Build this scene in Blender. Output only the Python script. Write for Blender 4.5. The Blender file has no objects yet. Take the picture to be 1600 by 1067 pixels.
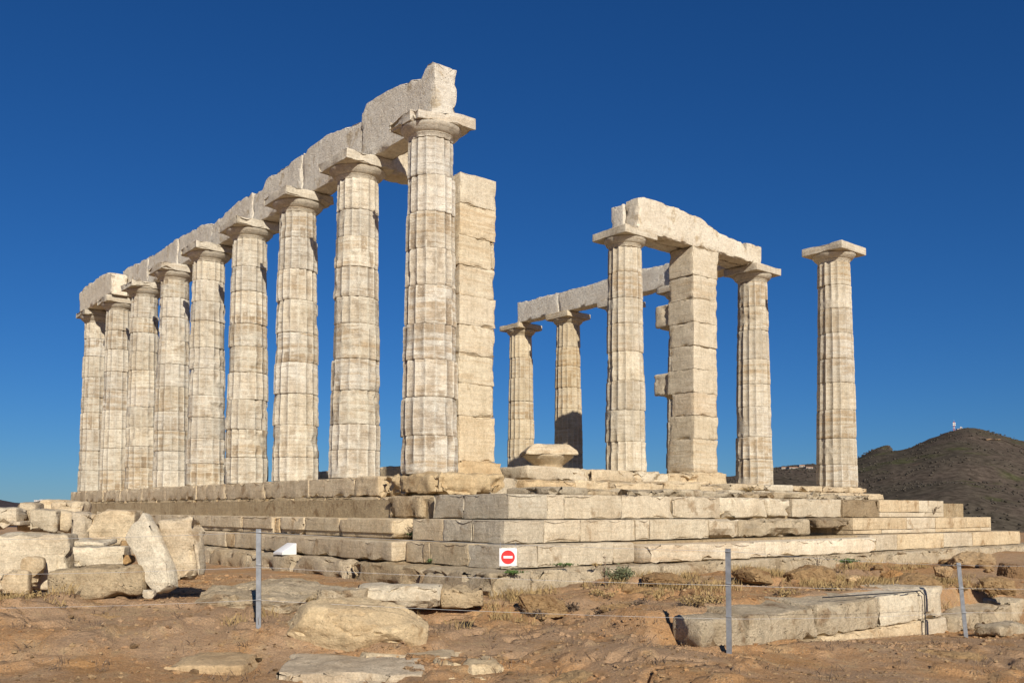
import bpy, math, random
import numpy as np

# ------------------------------------------------------------------ camera, sky, sun, exposure
scene = bpy.context.scene
COL = scene.collection
EYE = 1.5                                   # eye height over the datum; heights "below eye" are relative to it
cam_d = bpy.data.cameras.new("camera"); cam = bpy.data.objects.new("camera", cam_d); COL.objects.link(cam)
cam_d.sensor_width = 36.0
cam_d.lens = 36.0 * 1439.74 / 1600.0
cam_d.shift_y = (735.29 - 533.5) / 1600.0
cam_d.clip_start = 0.1; cam_d.clip_end = 40000
cam.location = (0, 0, EYE)
cam.rotation_euler = (math.radians(90) + 0.0427, 0.0, 0.0)
cam.rotation_mode = 'XYZ'
cam.rotation_euler.rotate_axis('Z', 0.0022)
scene.camera = cam

# light travels along the flank (1), a little across it (.36), and down (.58)
ANG = math.radians(39.286)
NX = np.array([math.cos(ANG), math.sin(ANG)])          # temple t axis (across the front)
WX = np.array([-math.sin(ANG), math.cos(ANG)])         # temple s axis (along the flank)
Lh = WX * 1.0 + NX * 0.40
Ld = np.array([Lh[0], Lh[1], -0.585]); Ld /= np.linalg.norm(Ld)
SUN = -Ld
SUN_EL = math.asin(SUN[2]); SUN_AZ = math.atan2(SUN[0], SUN[1])
world = bpy.data.worlds.new("World"); scene.world = world; world.use_nodes = True
wn = world.node_tree; wn.nodes.clear()
sky = wn.nodes.new("ShaderNodeTexSky"); sky.sky_type = 'NISHITA'; sky.sun_disc = False
sky.sun_elevation = SUN_EL; sky.sun_rotation = SUN_AZ
sky.air_density = 1.0; sky.dust_density = 0.0; sky.ozone_density = 7.0; sky.altitude = 0
# a polarised, deep blue late-season sky: softened contrast and a cooler balance over the whole dome
gam = wn.nodes.new("ShaderNodeGamma"); gam.inputs["Gamma"].default_value = 0.95
bal = wn.nodes.new("ShaderNodeMix"); bal.data_type = 'RGBA'; bal.blend_type = 'MULTIPLY'; bal.inputs[0].default_value = 1.0; bal.inputs[7].default_value = (0.42, 0.68, 1.0, 1)
hsv = wn.nodes.new("ShaderNodeHueSaturation"); hsv.inputs["Saturation"].default_value = 1.05
bg = wn.nodes.new("ShaderNodeBackground"); bg.inputs["Strength"].default_value = 0.063
wo = wn.nodes.new("ShaderNodeOutputWorld")
wn.links.new(sky.outputs[0], gam.inputs["Color"]); wn.links.new(gam.outputs[0], bal.inputs[6]); wn.links.new(bal.outputs[2], hsv.inputs["Color"])
wn.links.new(hsv.outputs[0], bg.inputs[0]); wn.links.new(bg.outputs[0], wo.inputs[0])
sun_d = bpy.data.lights.new("sun", 'SUN'); sun_d.energy = 5.0; sun_d.angle = math.radians(0.53); sun_d.color = (1.0, 0.93, 0.82)
sun = bpy.data.objects.new("sun", sun_d); COL.objects.link(sun)
from mathutils import Vector, Matrix
sun.rotation_euler = Vector(tuple(Ld)).to_track_quat('-Z', 'Y').to_euler()
sun.location = tuple(SUN * 60)
scene.view_settings.view_transform = 'Standard'; scene.view_settings.look = 'None'
scene.view_settings.gamma = 1.0; scene.view_settings.use_curve_mapping = False
scene.view_settings.exposure = 0.14
scene.cycles.max_bounces = 6

# ------------------------------------------------------------------ numpy noise
def _h(ix, iy, iz, seed):
    h = (ix.astype(np.int64) * 374761393 + iy.astype(np.int64) * 668265263 + iz.astype(np.int64) * 2147483647 + seed * 1274126177) & 0xFFFFFFFF
    h = ((h ^ (h >> 13)) * 1274126177) & 0xFFFFFFFF
    h = ((h ^ (h >> 16)) * 2246822519) & 0xFFFFFFFF
    return ((h ^ (h >> 15)) & 0xFFFFFF) / float(0xFFFFFF)
def vnoise(P, seed=0):
    P = np.asarray(P, float); i = np.floor(P).astype(np.int64); f = P - i; u = f * f * (3 - 2 * f)
    x, y, z = i[..., 0], i[..., 1], i[..., 2]; a, b, c = u[..., 0], u[..., 1], u[..., 2]
    def H(dx, dy, dz): return _h(x + dx, y + dy, z + dz, seed)
    x00 = H(0,0,0)*(1-a)+H(1,0,0)*a; x10 = H(0,1,0)*(1-a)+H(1,1,0)*a
    x01 = H(0,0,1)*(1-a)+H(1,0,1)*a; x11 = H(0,1,1)*(1-a)+H(1,1,1)*a
    return ((x00*(1-b)+x10*b)*(1-c) + (x01*(1-b)+x11*b)*c) * 2 - 1
def fbm(P, freq=1.0, octv=4, seed=0, gain=0.5):
    P = np.asarray(P, float); r = 0; amp = 1.0; tot = 0
    for o in range(octv):
        r = r + amp * vnoise(P * freq + 17.3 * o + seed * 3.71, seed + o); tot += amp; amp *= gain; freq *= 2.03
    return r / tot
def sstep(a, b, x):
    t = np.clip((x - a) / (b - a), 0, 1); return t * t * (3 - 2 * t)

# ------------------------------------------------------------------ materials
def new_mat(name):
    m = bpy.data.materials.new(name); m.use_nodes = True; nt = m.node_tree; nt.nodes.clear()
    return m, nt
class G:                                     # small node-graph helper
    def __init__(self, nt): self.nt = nt
    def n(self, t, **kw):
        nd = self.nt.nodes.new(t)
        for k, v in kw.items(): setattr(nd, k, v)
        return nd
    def l(self, a, b): self.nt.links.new(a, b)
    def math(self, op, a, b=None, clamp=False):
        nd = self.n("ShaderNodeMath", operation=op); nd.use_clamp = clamp
        for i, v in enumerate((a, b)):
            if v is None: continue
            if isinstance(v, (int, float)): nd.inputs[i].default_value = v
            else: self.l(v, nd.inputs[i])
        return nd.outputs[0]
    def noise(self, vec, scale, detail=4, rough=0.55, dist=0.0):
        nd = self.n("ShaderNodeTexNoise"); nd.inputs["Scale"].default_value = scale; nd.inputs["Detail"].default_value = detail
        nd.inputs["Roughness"].default_value = rough; nd.inputs["Distortion"].default_value = dist
        self.l(vec, nd.inputs["Vector"]); return nd.outputs["Fac"]
    def vor(self, vec, scale, feature='F1'):
        nd = self.n("ShaderNodeTexVoronoi", feature=feature); nd.inputs["Scale"].default_value = scale
        self.l(vec, nd.inputs["Vector"]); return nd.outputs["Distance"]
    def map(self, vec, scale):
        nd = self.n("ShaderNodeVectorMath", operation='MULTIPLY'); self.l(vec, nd.inputs[0]); nd.inputs[1].default_value = scale; return nd.outputs[0]
    def rng(self, v, a, b, c=0.0, d=1.0):
        nd = self.n("ShaderNodeMapRange"); nd.interpolation_type = 'SMOOTHSTEP'
        self.l(v, nd.inputs[0])
        for i, q in enumerate((a, b, c, d)): nd.inputs[i + 1].default_value = q
        return nd.outputs[0]
    def mix(self, fac, a, b, mode='MIX'):
        nd = self.n("ShaderNodeMix", data_type='RGBA', blend_type=mode)
        if isinstance(fac, (int, float)): nd.inputs[0].default_value = fac
        else: self.l(fac, nd.inputs[0])
        for i, v in ((6, a), (7, b)):
            if isinstance(v, tuple): nd.inputs[i].default_value = (*v, 1)
            else: self.l(v, nd.inputs[i])
        return nd.outputs[2]

def stone_mat(name, light, dark, stain, band=0.5, pits=0.4, streak=0.3, stain_lo=0.52, bump=0.5, flute=False, rough=0.92, pit_scale=40, bandz=9.0, lich=0.12, grain=1.0):
    m, nt = new_mat(name); g = G(nt)
    out = g.n("ShaderNodeOutputMaterial"); bs = g.n("ShaderNodeBsdfPrincipled")
    bs.inputs["Roughness"].default_value = rough; bs.inputs["Specular IOR Level"].default_value = 0.2
    geo = g.n("ShaderNodeNewGeometry"); oi = g.n("ShaderNodeObjectInfo")
    off = g.n("ShaderNodeCombineXYZ")
    r1 = g.math('MULTIPLY', oi.outputs["Random"], 61.0); r2 = g.math('MULTIPLY', oi.outputs["Random"], 137.0)
    g.l(r1, off.inputs[0]); g.l(r2, off.inputs[1]); g.l(r1, off.inputs[2])
    add = g.n("ShaderNodeVectorMath", operation='ADD'); g.l(geo.outputs["Position"], add.inputs[0]); g.l(off.outputs[0], add.inputs[1])
    P = add.outputs[0]
    big = g.noise(P, 1.6, 4, 0.6)
    c = g.mix(g.rng(big, 0.36, 0.74), light, dark)
    # laminated horizontal bedding
    bandn = g.noise(g.map(P, (0.55, 0.55, bandz)), 1.5, 5, 0.66, 0.3)
    c = g.mix(g.math('MULTIPLY', g.rng(bandn, 0.5, 0.66), band), c, dark)
    fineb = g.noise(g.map(P, (0.9, 0.9, 9)), 2.6, 5, 0.65, 0.25)
    c = g.mix(g.math('MULTIPLY', g.rng(fineb, 0.54, 0.62), band * 0.55), c, stain)
    # patches of patina
    st = g.noise(P, 3.1, 5, 0.62, 0.4)
    stm = g.rng(st, stain_lo, stain_lo + 0.13)
    if flute:
        at = g.n("ShaderNodeAttribute"); at.attribute_name = "flute_uv"
        conc = g.n("ShaderNodeAttribute"); conc.attribute_name = "conc"
        va = g.n("ShaderNodeVectorMath", operation='ADD'); g.l(at.outputs["Vector"], va.inputs[0]); g.l(off.outputs[0], va.inputs[1])
        cell = g.n("ShaderNodeTexWhiteNoise", noise_dimensions='3D')
        sn = g.n("ShaderNodeVectorMath", operation='FLOOR'); g.l(va.outputs[0], sn.inputs[0]); g.l(sn.outputs[0], cell.inputs["Vector"])
        cm = g.math('MULTIPLY', g.rng(cell.outputs["Value"], 0.35, 0.7), g.rng(conc.outputs["Fac"], 0.3, 0.6))
        st2 = g.noise(P, 1.1, 3, 0.5)
        cm = g.math('MULTIPLY', cm, g.rng(st2, 0.43, 0.52))
        fr = g.noise(P, 14, 4, 0.6)
        cm = g.math('MULTIPLY', cm, g.rng(fr, 0.36, 0.46))
        per = g.rng(g.math('FRACT', g.math('MULTIPLY', oi.outputs['Random'], 7.31)), 0.25, 0.9, 0.25, 1.0)
        cm = g.math('MULTIPLY', cm, per)
        rb_ = g.rng(g.noise(g.map(P, (0.5, 0.5, 5.0)), 2.0, 6, 0.7, 0.3), 0.47, 0.6)
        c = g.mix(g.math('MULTIPLY', g.math('MULTIPLY', rb_, per), 0.7), c, (0.39, 0.275, 0.155))
        c = g.mix(g.rng(conc.outputs['Fac'], 0.35, 0.0, 0.0, 0.35), c, tuple(min(.72, 1.16 * x) for x in light))
        stm = g.math('MAXIMUM', g.math('MULTIPLY', stm, 0.6), g.math('MULTIPLY', cm, 0.85))
    c = g.mix(g.math('MULTIPLY', stm, 0.8), c, stain)
    # runs of rain down the faces
    sk = g.noise(g.map(P, (6.0, 6.0, 0.55)), 1.5, 4, 0.6)
    c = g.mix(g.math('MULTIPLY', g.rng(sk, 0.5, 0.68), streak), c, tuple(0.62 * x for x in dark))
    # grey lichen
    li = g.noise(P, 9.0, 5, 0.7)
    c = g.mix(g.math('MULTIPLY', g.rng(li, 0.56, 0.7), lich), c, (0.2, 0.185, 0.165))
    # grain
    fn = g.noise(P, 48, 6, 0.75)
    gr = g.rng(fn, 0.25, 0.75, 1 - 0.26 * grain, 1 + 0.2 * grain)
    pv = g.vor(P, pit_scale); pn = g.noise(P, 5, 3, 0.5)
    pm = g.math('MULTIPLY', g.rng(pv, 0.10, 0.32, 1.0, 0.0), g.rng(pn, 0.47, 0.6))
    g2 = g.noise(P, 15, 6, 0.72)
    gr = g.math('MULTIPLY', gr, g.rng(g2, 0.3, 0.7, 0.86, 1.12))
    shade = g.math('MULTIPLY', gr, g.math('SUBTRACT', 1.0, g.math('MULTIPLY', pm, 0.22 * min(1, pits * 1.6))))
    cc = g.n("ShaderNodeCombineColor"); [g.l(shade, cc.inputs[i]) for i in range(3)]
    c = g.mix(1.0, c, cc.outputs[0], 'MULTIPLY')
    c = g.mix(1.0, c, oi.outputs["Color"], 'MULTIPLY')
    g.l(c, bs.inputs["Base Color"])
    hgt = g.math('ADD', g.math('MULTIPLY', fn, 0.7), g.math('ADD', g.math('MULTIPLY', g2, 1.3), g.math('MULTIPLY', fineb, 1.6 * band)))
    hgt = g.math('SUBTRACT', hgt, g.math('MULTIPLY', pm, 0.7 * pits))
    bp = g.n("ShaderNodeBump"); bp.inputs["Strength"].default_value = bump; bp.inputs["Distance"].default_value = 0.03
    g.l(hgt, bp.inputs["Height"]); g.l(bp.outputs[0], bs.inputs["Normal"])
    g.l(bs.outputs[0], out.inputs[0])
    return m
M = {}
M['shaft'] = stone_mat("column_marble", (0.65, 0.595, 0.49), (0.52, 0.445, 0.335), (0.255, 0.185, 0.115), band=0.85, pits=0.3, streak=0.15, stain_lo=0.56, bump=0.45, flute=True)
M['shaft_clean'] = stone_mat("column_marble_clean", (0.61, 0.555, 0.455), (0.48, 0.415, 0.31), (0.33, 0.245, 0.15), band=0.75, pits=0.2, streak=0.25, stain_lo=0.6, bump=0.4, flute=True)
M['beam'] = stone_mat("pale_weathered_marble", (0.70, 0.64, 0.53), (0.60, 0.53, 0.425), (0.45, 0.355, 0.23), band=0.3, pits=0.9, streak=0.2, stain_lo=0.56, bump=0.75, pit_scale=22, bandz=5, grain=0.25, lich=0.04)
M['ashlar'] = stone_mat("ashlar_limestone", (0.60, 0.53, 0.41), (0.49, 0.41, 0.30), (0.32, 0.23, 0.14), band=0.45, pits=0.7, streak=0.25, stain_lo=0.57, bump=0.55)
M['poros'] = stone_mat("porous_limestone", (0.54, 0.455, 0.33), (0.42, 0.335, 0.225), (0.26, 0.175, 0.1), band=0.2, pits=1.0, streak=0.3, stain_lo=0.55, bump=1.0, pit_scale=34, lich=0.2)
M['rock'] = stone_mat("ochre_rock", (0.46, 0.335, 0.195), (0.36, 0.245, 0.135), (0.26, 0.16, 0.085), band=0.25, pits=0.5, streak=0.1, stain_lo=0.54, bump=1.0, pit_scale=26, bandz=4, lich=0.08)

def soil_mat():
    m, nt = new_mat("dry_soil"); g = G(nt)
    out = g.n("ShaderNodeOutputMaterial"); bs = g.n("ShaderNodeBsdfPrincipled"); bs.inputs["Roughness"].default_value = 0.96; bs.inputs["Specular IOR Level"].default_value = 0.1
    geo = g.n("ShaderNodeNewGeometry"); P = geo.outputs["Position"]
    a = g.noise(P, 0.7, 5, 0.6); b = g.noise(P, 3.2, 6, 0.65, 0.4); f = g.noise(P, 62, 6, 0.75)
    c = g.mix(g.rng(a, 0.42, 0.58), (0.475, 0.27, 0.124), (0.445, 0.29, 0.168))
    c = g.mix(g.math('MULTIPLY', g.rng(b, 0.5, 0.66), 0.6), c, (0.50, 0.355, 0.195))
    c = g.mix(g.math('MULTIPLY', g.rng(g.noise(P, 1.9, 5, 0.6), 0.55, 0.68), 0.6), c, (0.43, 0.235, 0.09))
    # gravel specks, light and dark
    v = g.n("ShaderNodeTexVoronoi"); v.inputs["Scale"].default_value = 55; g.l(P, v.inputs["Vector"])
    sep = g.n("ShaderNodeSeparateColor"); g.l(v.outputs["Color"], sep.inputs[0])
    spk = g.math('MULTIPLY', g.rng(sep.outputs[0], 0.72, 0.8), g.rng(v.outputs["Distance"], 0.2, 0.4, 1, 0))
    c = g.mix(g.math('MULTIPLY', spk, 0.6), c, (0.52, 0.43, 0.32))
    spd = g.math('MULTIPLY', g.rng(sep.outputs[1], 0.78, 0.85), g.rng(v.outputs["Distance"], 0.2, 0.4, 1, 0))
    c = g.mix(g.math('MULTIPLY', spd, 0.55), c, (0.17, 0.115, 0.075))
    gr = g.math('MULTIPLY', g.rng(f, 0.25, 0.75, 0.66, 1.28), g.rng(g.noise(P, 13, 6, 0.75), 0.3, 0.7, 0.88, 1.1)); cc = g.n("ShaderNodeCombineColor"); [g.l(gr, cc.inputs[i]) for i in range(3)]
    c = g.mix(1.0, c, cc.outputs[0], 'MULTIPLY'); g.l(c, bs.inputs["Base Color"])
    h = g.math('ADD', g.math('MULTIPLY', f, 0.9), g.math('ADD', g.math('MULTIPLY', spk, 0.5), g.math('ADD', g.noise(P, 7, 6, 0.75), g.math('MULTIPLY', g.noise(P, 17, 5, 0.7, 0.6), 0.8))))
    bp = g.n("ShaderNodeBump"); bp.inputs["Strength"].default_value = 0.8; bp.inputs["Distance"].default_value = 0.032
    g.l(h, bp.inputs["Height"]); g.l(bp.outputs[0], bs.inputs["Normal"]); g.l(bs.outputs[0], out.inputs[0]); return m
M['soil'] = soil_mat()
def hill_mat(name, c1, c2, c3, c4, sc):
    m, nt = new_mat(name); g = G(nt)
    out = g.n("ShaderNodeOutputMaterial"); bs = g.n("ShaderNodeBsdfPrincipled"); bs.inputs["Roughness"].default_value = 1.0; bs.inputs["Specular IOR Level"].default_value = 0.0
    geo = g.n("ShaderNodeNewGeometry"); P = geo.outputs["Position"]
    c = g.mix(g.rng(g.noise(P, 0.004 * sc, 5, 0.6), 0.42, 0.6), c1, c2)
    c = g.mix(g.math('MULTIPLY', g.rng(g.noise(P, 0.011 * sc, 6, 0.65), 0.54, 0.66), 0.75), c, c3)
    c = g.mix(g.math('MULTIPLY', g.rng(g.noise(P, 0.02 * sc, 6, 0.7), 0.61, 0.7), 0.6), c, c4)
    sp = g.rng(g.noise(P, 0.12 * sc, 4, 0.7), 0.3, 0.7, 0.6, 1.35); cc = g.n("ShaderNodeCombineColor"); [g.l(sp, cc.inputs[i]) for i in range(3)]
    c = g.mix(1.0, c, cc.outputs[0], 'MULTIPLY'); g.l(c, bs.inputs["Base Color"]); g.l(bs.outputs[0], out.inputs[0]); return m
M['hill'] = hill_mat("scrub_hillside", (0.092, 0.071, 0.055), (0.076, 0.063, 0.047), (0.066, 0.070, 0.030), (0.17, 0.12, 0.085), 1.0)
M['far_hill'] = hill_mat("far_scrub_hills", (0.06, 0.05, 0.055), (0.075, 0.06, 0.06), (0.05, 0.05, 0.05), (0.12, 0.1, 0.09), 0.5)
def plain(name, col, rough=0.6, metal=0.0, var=0.12, scale=30, bump=0.0):
    m, nt = new_mat(name); g = G(nt)
    out = g.n("ShaderNodeOutputMaterial"); bs = g.n("ShaderNodeBsdfPrincipled"); bs.inputs["Roughness"].default_value = rough; bs.inputs["Metallic"].default_value = metal
    geo = g.n("ShaderNodeNewGeometry"); oi = g.n("ShaderNodeObjectInfo")
    f = g.rng(g.noise(geo.outputs["Position"], scale, 4, 0.6), 0.3, 0.7, 1 - var, 1 + var); cc = g.n("ShaderNodeCombineColor"); [g.l(f, cc.inputs[i]) for i in range(3)]
    c = g.mix(1.0, col, cc.outputs[0], 'MULTIPLY'); c = g.mix(1.0, c, oi.outputs["Color"], 'MULTIPLY')
    g.l(c, bs.inputs["Base Color"]); g.l(bs.outputs[0], out.inputs[0])
    return m
M['galv'] = plain("galvanised_steel", (0.30, 0.31, 0.32), 0.45, 0.6, 0.18, 14)
M['wire'] = plain("steel_wire", (0.42, 0.42, 0.42), 0.5, 0.3)
M['rope'] = plain("white_cord", (0.50, 0.48, 0.45), 0.8)
M['white'] = plain("white_enamel", (0.80, 0.80, 0.80), 0.35, 0, 0.05)
M['red'] = plain("red_enamel", (0.62, 0.035, 0.03), 0.35, 0, 0.06)
M['panel'] = plain("white_marble_panel", (0.74, 0.72, 0.68), 0.5, 0, 0.06, 60)
M['print'] = plain("grey_print", (0.42, 0.41, 0.40), 0.6, 0, 0.1)
M['cable'] = plain("black_cable", (0.02, 0.02, 0.022), 0.5)
M['leaf'] = plain("grey_green_leaf", (0.13, 0.14, 0.065), 0.7, 0, 0.35, 20)
M['leafg'] = plain("green_leaf", (0.075, 0.13, 0.028), 0.7, 0, 0.35, 20)
M['straw'] = plain("dry_straw", (0.34, 0.235, 0.10), 0.9, 0, 0.35, 16)
M['twig'] = plain("dry_twig", (0.14, 0.095, 0.06), 0.9, 0, 0.3, 20)
M['bush'] = plain("maquis_bush", (0.062, 0.05, 0.036), 1.0, 0, 0.4, 0.05)
M['wall_white'] = plain("whitewash", (0.62, 0.58, 0.52), 0.8)
M['wall_tan'] = plain("sun_faded_render", (0.34, 0.29, 0.23), 0.9)
M['mast_red'] = plain("mast_red_paint", (0.5, 0.06, 0.05), 0.6)
M['roof'] = plain("terracotta_roof", (0.35, 0.15, 0.09), 0.9)
M['dark_win'] = plain("dark_window", (0.03, 0.035, 0.04), 0.3)

# ------------------------------------------------------------------ object helpers
def T(s, t, z):                              # temple coordinates (z over the stylobate) -> world
    xy = np.array([-1.4012, 15.5889]) + s * WX + t * NX
    return Vector((xy[0], xy[1], EYE + 0.5922 + z))
def at(px, py, Y):                           # place a thing from its bearing (px, py on the photograph) and distance
    b = py - 735.29; c, sn = math.cos(0.0427), math.sin(0.0427); u = (px - 800) / 1439.74; v = -b / 1439.74
    ry = c - v * sn; rz = sn + v * c; k = Y / ry
    return Vector((u * k, Y, EYE + rz * k))
def mesh_from(name, V, F, mat, sharp=38, smooth=True):
    me = bpy.data.meshes.new(name)
    me.from_pydata([tuple(v) for v in np.asarray(V)], [], F)
    me.materials.append(mat)
    if smooth:
        me.polygons.foreach_set("use_smooth", [True] * len(me.polygons))
        if sharp: me.set_sharp_from_angle(angle=math.radians(sharp))
    me.update(); return me
def mk(name, me, parent=None, loc=(0, 0, 0), rot=(0, 0, 0), tint=None):
    o = bpy.data.objects.new(name, me); COL.objects.link(o)
    o.location = loc; o.rotation_euler = rot
    if parent: o.parent = parent
    if tint: o.color = (*tint, 1)
    return o
def tag(o, label=None, cat=None, group=None, kind=None):
    if label: o["label"] = label
    if cat: o["category"] = cat
    if group: o["group"] = group
    if kind: o["kind"] = kind
    return o
def thing(name, label, cat, loc=(0, 0, 0), rotz=0.0, group=None):
    o = bpy.data.objects.new(name, None); COL.objects.link(o); o.location = loc; o.rotation_euler = (0, 0, rotz)
    o.empty_display_size = 0.3
    return tag(o, label, cat, group)
_seed = [100]
def nseed(): _seed[0] += 1; return _seed[0]

# ---- weathered block: rounded lattice box, eroded by noise, chipped along its edges
def axis_pts(L, r, step, extra=()):
    h = L / 2; n = max(1, int(round((L - 2 * r) / step)))
    pts = [-h, -h + 0.35 * r, -h + r] + [(-h + r) + (L - 2 * r) * i / n for i in range(1, n)] + [h - r, h - 0.35 * r, h]
    pts += list(extra); pts = sorted(pts); o = [pts[0]]
    for p in pts[1:]:
        if p - o[-1] > 1e-4: o.append(p)
    return np.array(o)
def block_mesh(name, dims, mat, r=0.02, step=0.1, rough=0.012, chip=0.04, freq=3.0, seed=None, warp=None, zx=(), post=None, lam=0.0):
    seed = nseed() if seed is None else seed
    r = min(r, 0.3 * min(dims))
    ax = [axis_pts(dims[0], r, step), axis_pts(dims[1], r, step), axis_pts(dims[2], r, step, zx)]
    n = [len(a) for a in ax]; ids = {}; idx = []; F = []
    def vid(i, j, k):
        key = (i, j, k); q = ids.get(key)
        if q is None: q = ids[key] = len(idx); idx.append(key)
        return q
    for a in range(3):
        b, c = (a + 1) % 3, (a + 2) % 3
        for side in (0, n[a] - 1):
            for i in range(n[b] - 1):
                for j in range(n[c] - 1):
                    q = []
                    for (di, dj) in ((0, 0), (1, 0), (1, 1), (0, 1)):
                        k3 = [0, 0, 0]; k3[a] = side; k3[b] = i + di; k3[c] = j + dj; q.append(vid(*k3))
                    F.append(q if side else q[::-1])
    I = np.array(idx); V = np.stack([ax[a][I[:, a]] for a in range(3)], 1)
    half = np.array(dims) / 2
    C = np.clip(V, -(half - r), half - r); D = V - C; ln = np.linalg.norm(D, axis=1, keepdims=True); N = D / np.maximum(ln, 1e-9)
    V = C + N * r
    so = np.array([seed * 1.37, seed * 2.11, seed * 0.73])
    near = (np.abs(V) > half - 2.6 * r).sum(1)
    disp = rough * (fbm(V + so, freq, 4, seed % 97) * 1.0 + 0.5 * fbm(V + so, freq * 4, 3, seed % 89))
    ch = np.maximum(0, fbm(V + so, 4.2, 3, seed % 71 + 5) + 0.08) * chip * 2.2 * (near >= 2)
    if lam: disp = disp + lam * fbm((V + so) * np.array([1, 1, 7.0]), 2.2, 4, seed % 43)
    V = V + N * (disp - ch)[:, None]
    if warp: V = warp(V)
    if post: V = post(V)
    return mesh_from(name, V, F, mat, 42)
def ico(sub):
    import bmesh
    bm = bmesh.new(); bmesh.ops.create_icosphere(bm, subdivisions=sub, radius=1.0)
    V = np.array([v.co[:] for v in bm.verts]); F = [[v.index for v in f.verts] for f in bm.faces]; bm.free(); return V, F
ICO = {k: ico(k) for k in (1, 2, 3, 4, 5)}
def rock_mesh(name, dims, mat, sub=4, facets=9, rough=0.05, freq=2.2, seed=None, flat_bottom=True, boxy=0.6, strata=0.0):
    seed = nseed() if seed is None else seed
    rs = np.random.RandomState(seed); D, F = ICO[sub]
    # support distances of random cutting planes give broad natural facets
    Nn = rs.normal(size=(facets, 3)); Nn /= np.linalg.norm(Nn, axis=1, keepdims=True); d = rs.uniform(0.72, 0.98, facets)
    Nn = np.vstack([Nn, np.eye(3), -np.eye(3)]); d = np.concatenate([d, np.full(6, 1 - 0.25 * boxy)])
    dots = D @ Nn.T; rad = np.where(dots > 1e-3, d / np.maximum(dots, 1e-3), 9).min(1); rad = np.minimum(rad, 1.25)
    V = D * rad[:, None]
    hs = np.array(dims) / 2
    V = V * hs
    so = np.array([seed * 1.7, seed * 0.9, seed * 2.3])
    s = float(np.mean(hs))
    n1 = fbm(V / s + so, freq * 0.6, 5, seed % 91, 0.58)
    n2 = fbm(V / s + so * 1.3, freq * 0.9, 4, seed % 73)
    cr = np.maximum(0, 0.07 - np.abs(n2)) / 0.07
    n3 = fbm(V / s + so * .7, freq * 4.0, 4, seed % 67, 0.6)
    V = V + D * (n1 * rough * s * 1.15 - cr * rough * s * 0.8 + n3 * rough * s * 0.45)[:, None]
    if strata:
        z = V[:, 2] / max(hs[2], 1e-6) + 0.4 * fbm(V / s + so, 1.0, 2, seed % 61)
        V[:, :2] *= (1 + strata * (np.abs(((z * 3.0) % 1.0) - 0.5) - 0.25))[:, None]
    if flat_bottom: V[:, 2] = np.maximum(V[:, 2], -hs[2] * 0.8)
    return mesh_from(name, V, F, mat, 34)
def tube_mesh(name, pts, rad, mat, n=6, taper=None):
    V = []; F = []; pts = [Vector(p) for p in pts]
    for i, p in enumerate(pts):
        d = (pts[min(i + 1, len(pts) - 1)] - pts[max(i - 1, 0)]).normalized()
        a = d.cross(Vector((0, 0, 1)))
        if a.length < 1e-3: a = d.cross(Vector((1, 0, 0)))
        a.normalize(); b = d.cross(a); r = rad if taper is None else rad + (taper - rad) * i / (len(pts) - 1)
        for k in range(n): V.append(p + a * (r * math.cos(2 * math.pi * k / n)) + b * (r * math.sin(2 * math.pi * k / n)))
    for i in range(len(pts) - 1):
        for k in range(n): F.append([i * n + k, i * n + (k + 1) % n, (i + 1) * n + (k + 1) % n, (i + 1) * n + k])
    F.append(list(range(n))[::-1]); F.append([(len(pts) - 1) * n + k for k in range(n)])
    return mesh_from(name, [tuple(v) for v in V], F, mat, 60)
def grid_mesh(name, X, Y, Z, mat):
    ny, nx = X.shape; me = bpy.data.meshes.new(name)
    me.vertices.add(nx * ny); me.vertices.foreach_set("co", np.stack([X, Y, Z], -1).astype(np.float32).ravel())
    i = np.arange((ny - 1) * (nx - 1)); r, c = i // (nx - 1), i % (nx - 1); a = r * nx + c
    q = np.stack([a, a + 1, a + nx + 1, a + nx], 1).astype(np.int32)
    me.loops.add(q.size); me.polygons.add(len(q)); me.loops.foreach_set("vertex_index", q.ravel())
    me.polygons.foreach_set("loop_start", np.arange(0, q.size, 4, dtype=np.int32)); me.polygons.foreach_set("loop_total", np.full(len(q), 4, np.int32))
    me.polygons.foreach_set("use_smooth", np.ones(len(q), bool))
    me.materials.append(mat); me.update(); me.validate(); return me

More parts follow.
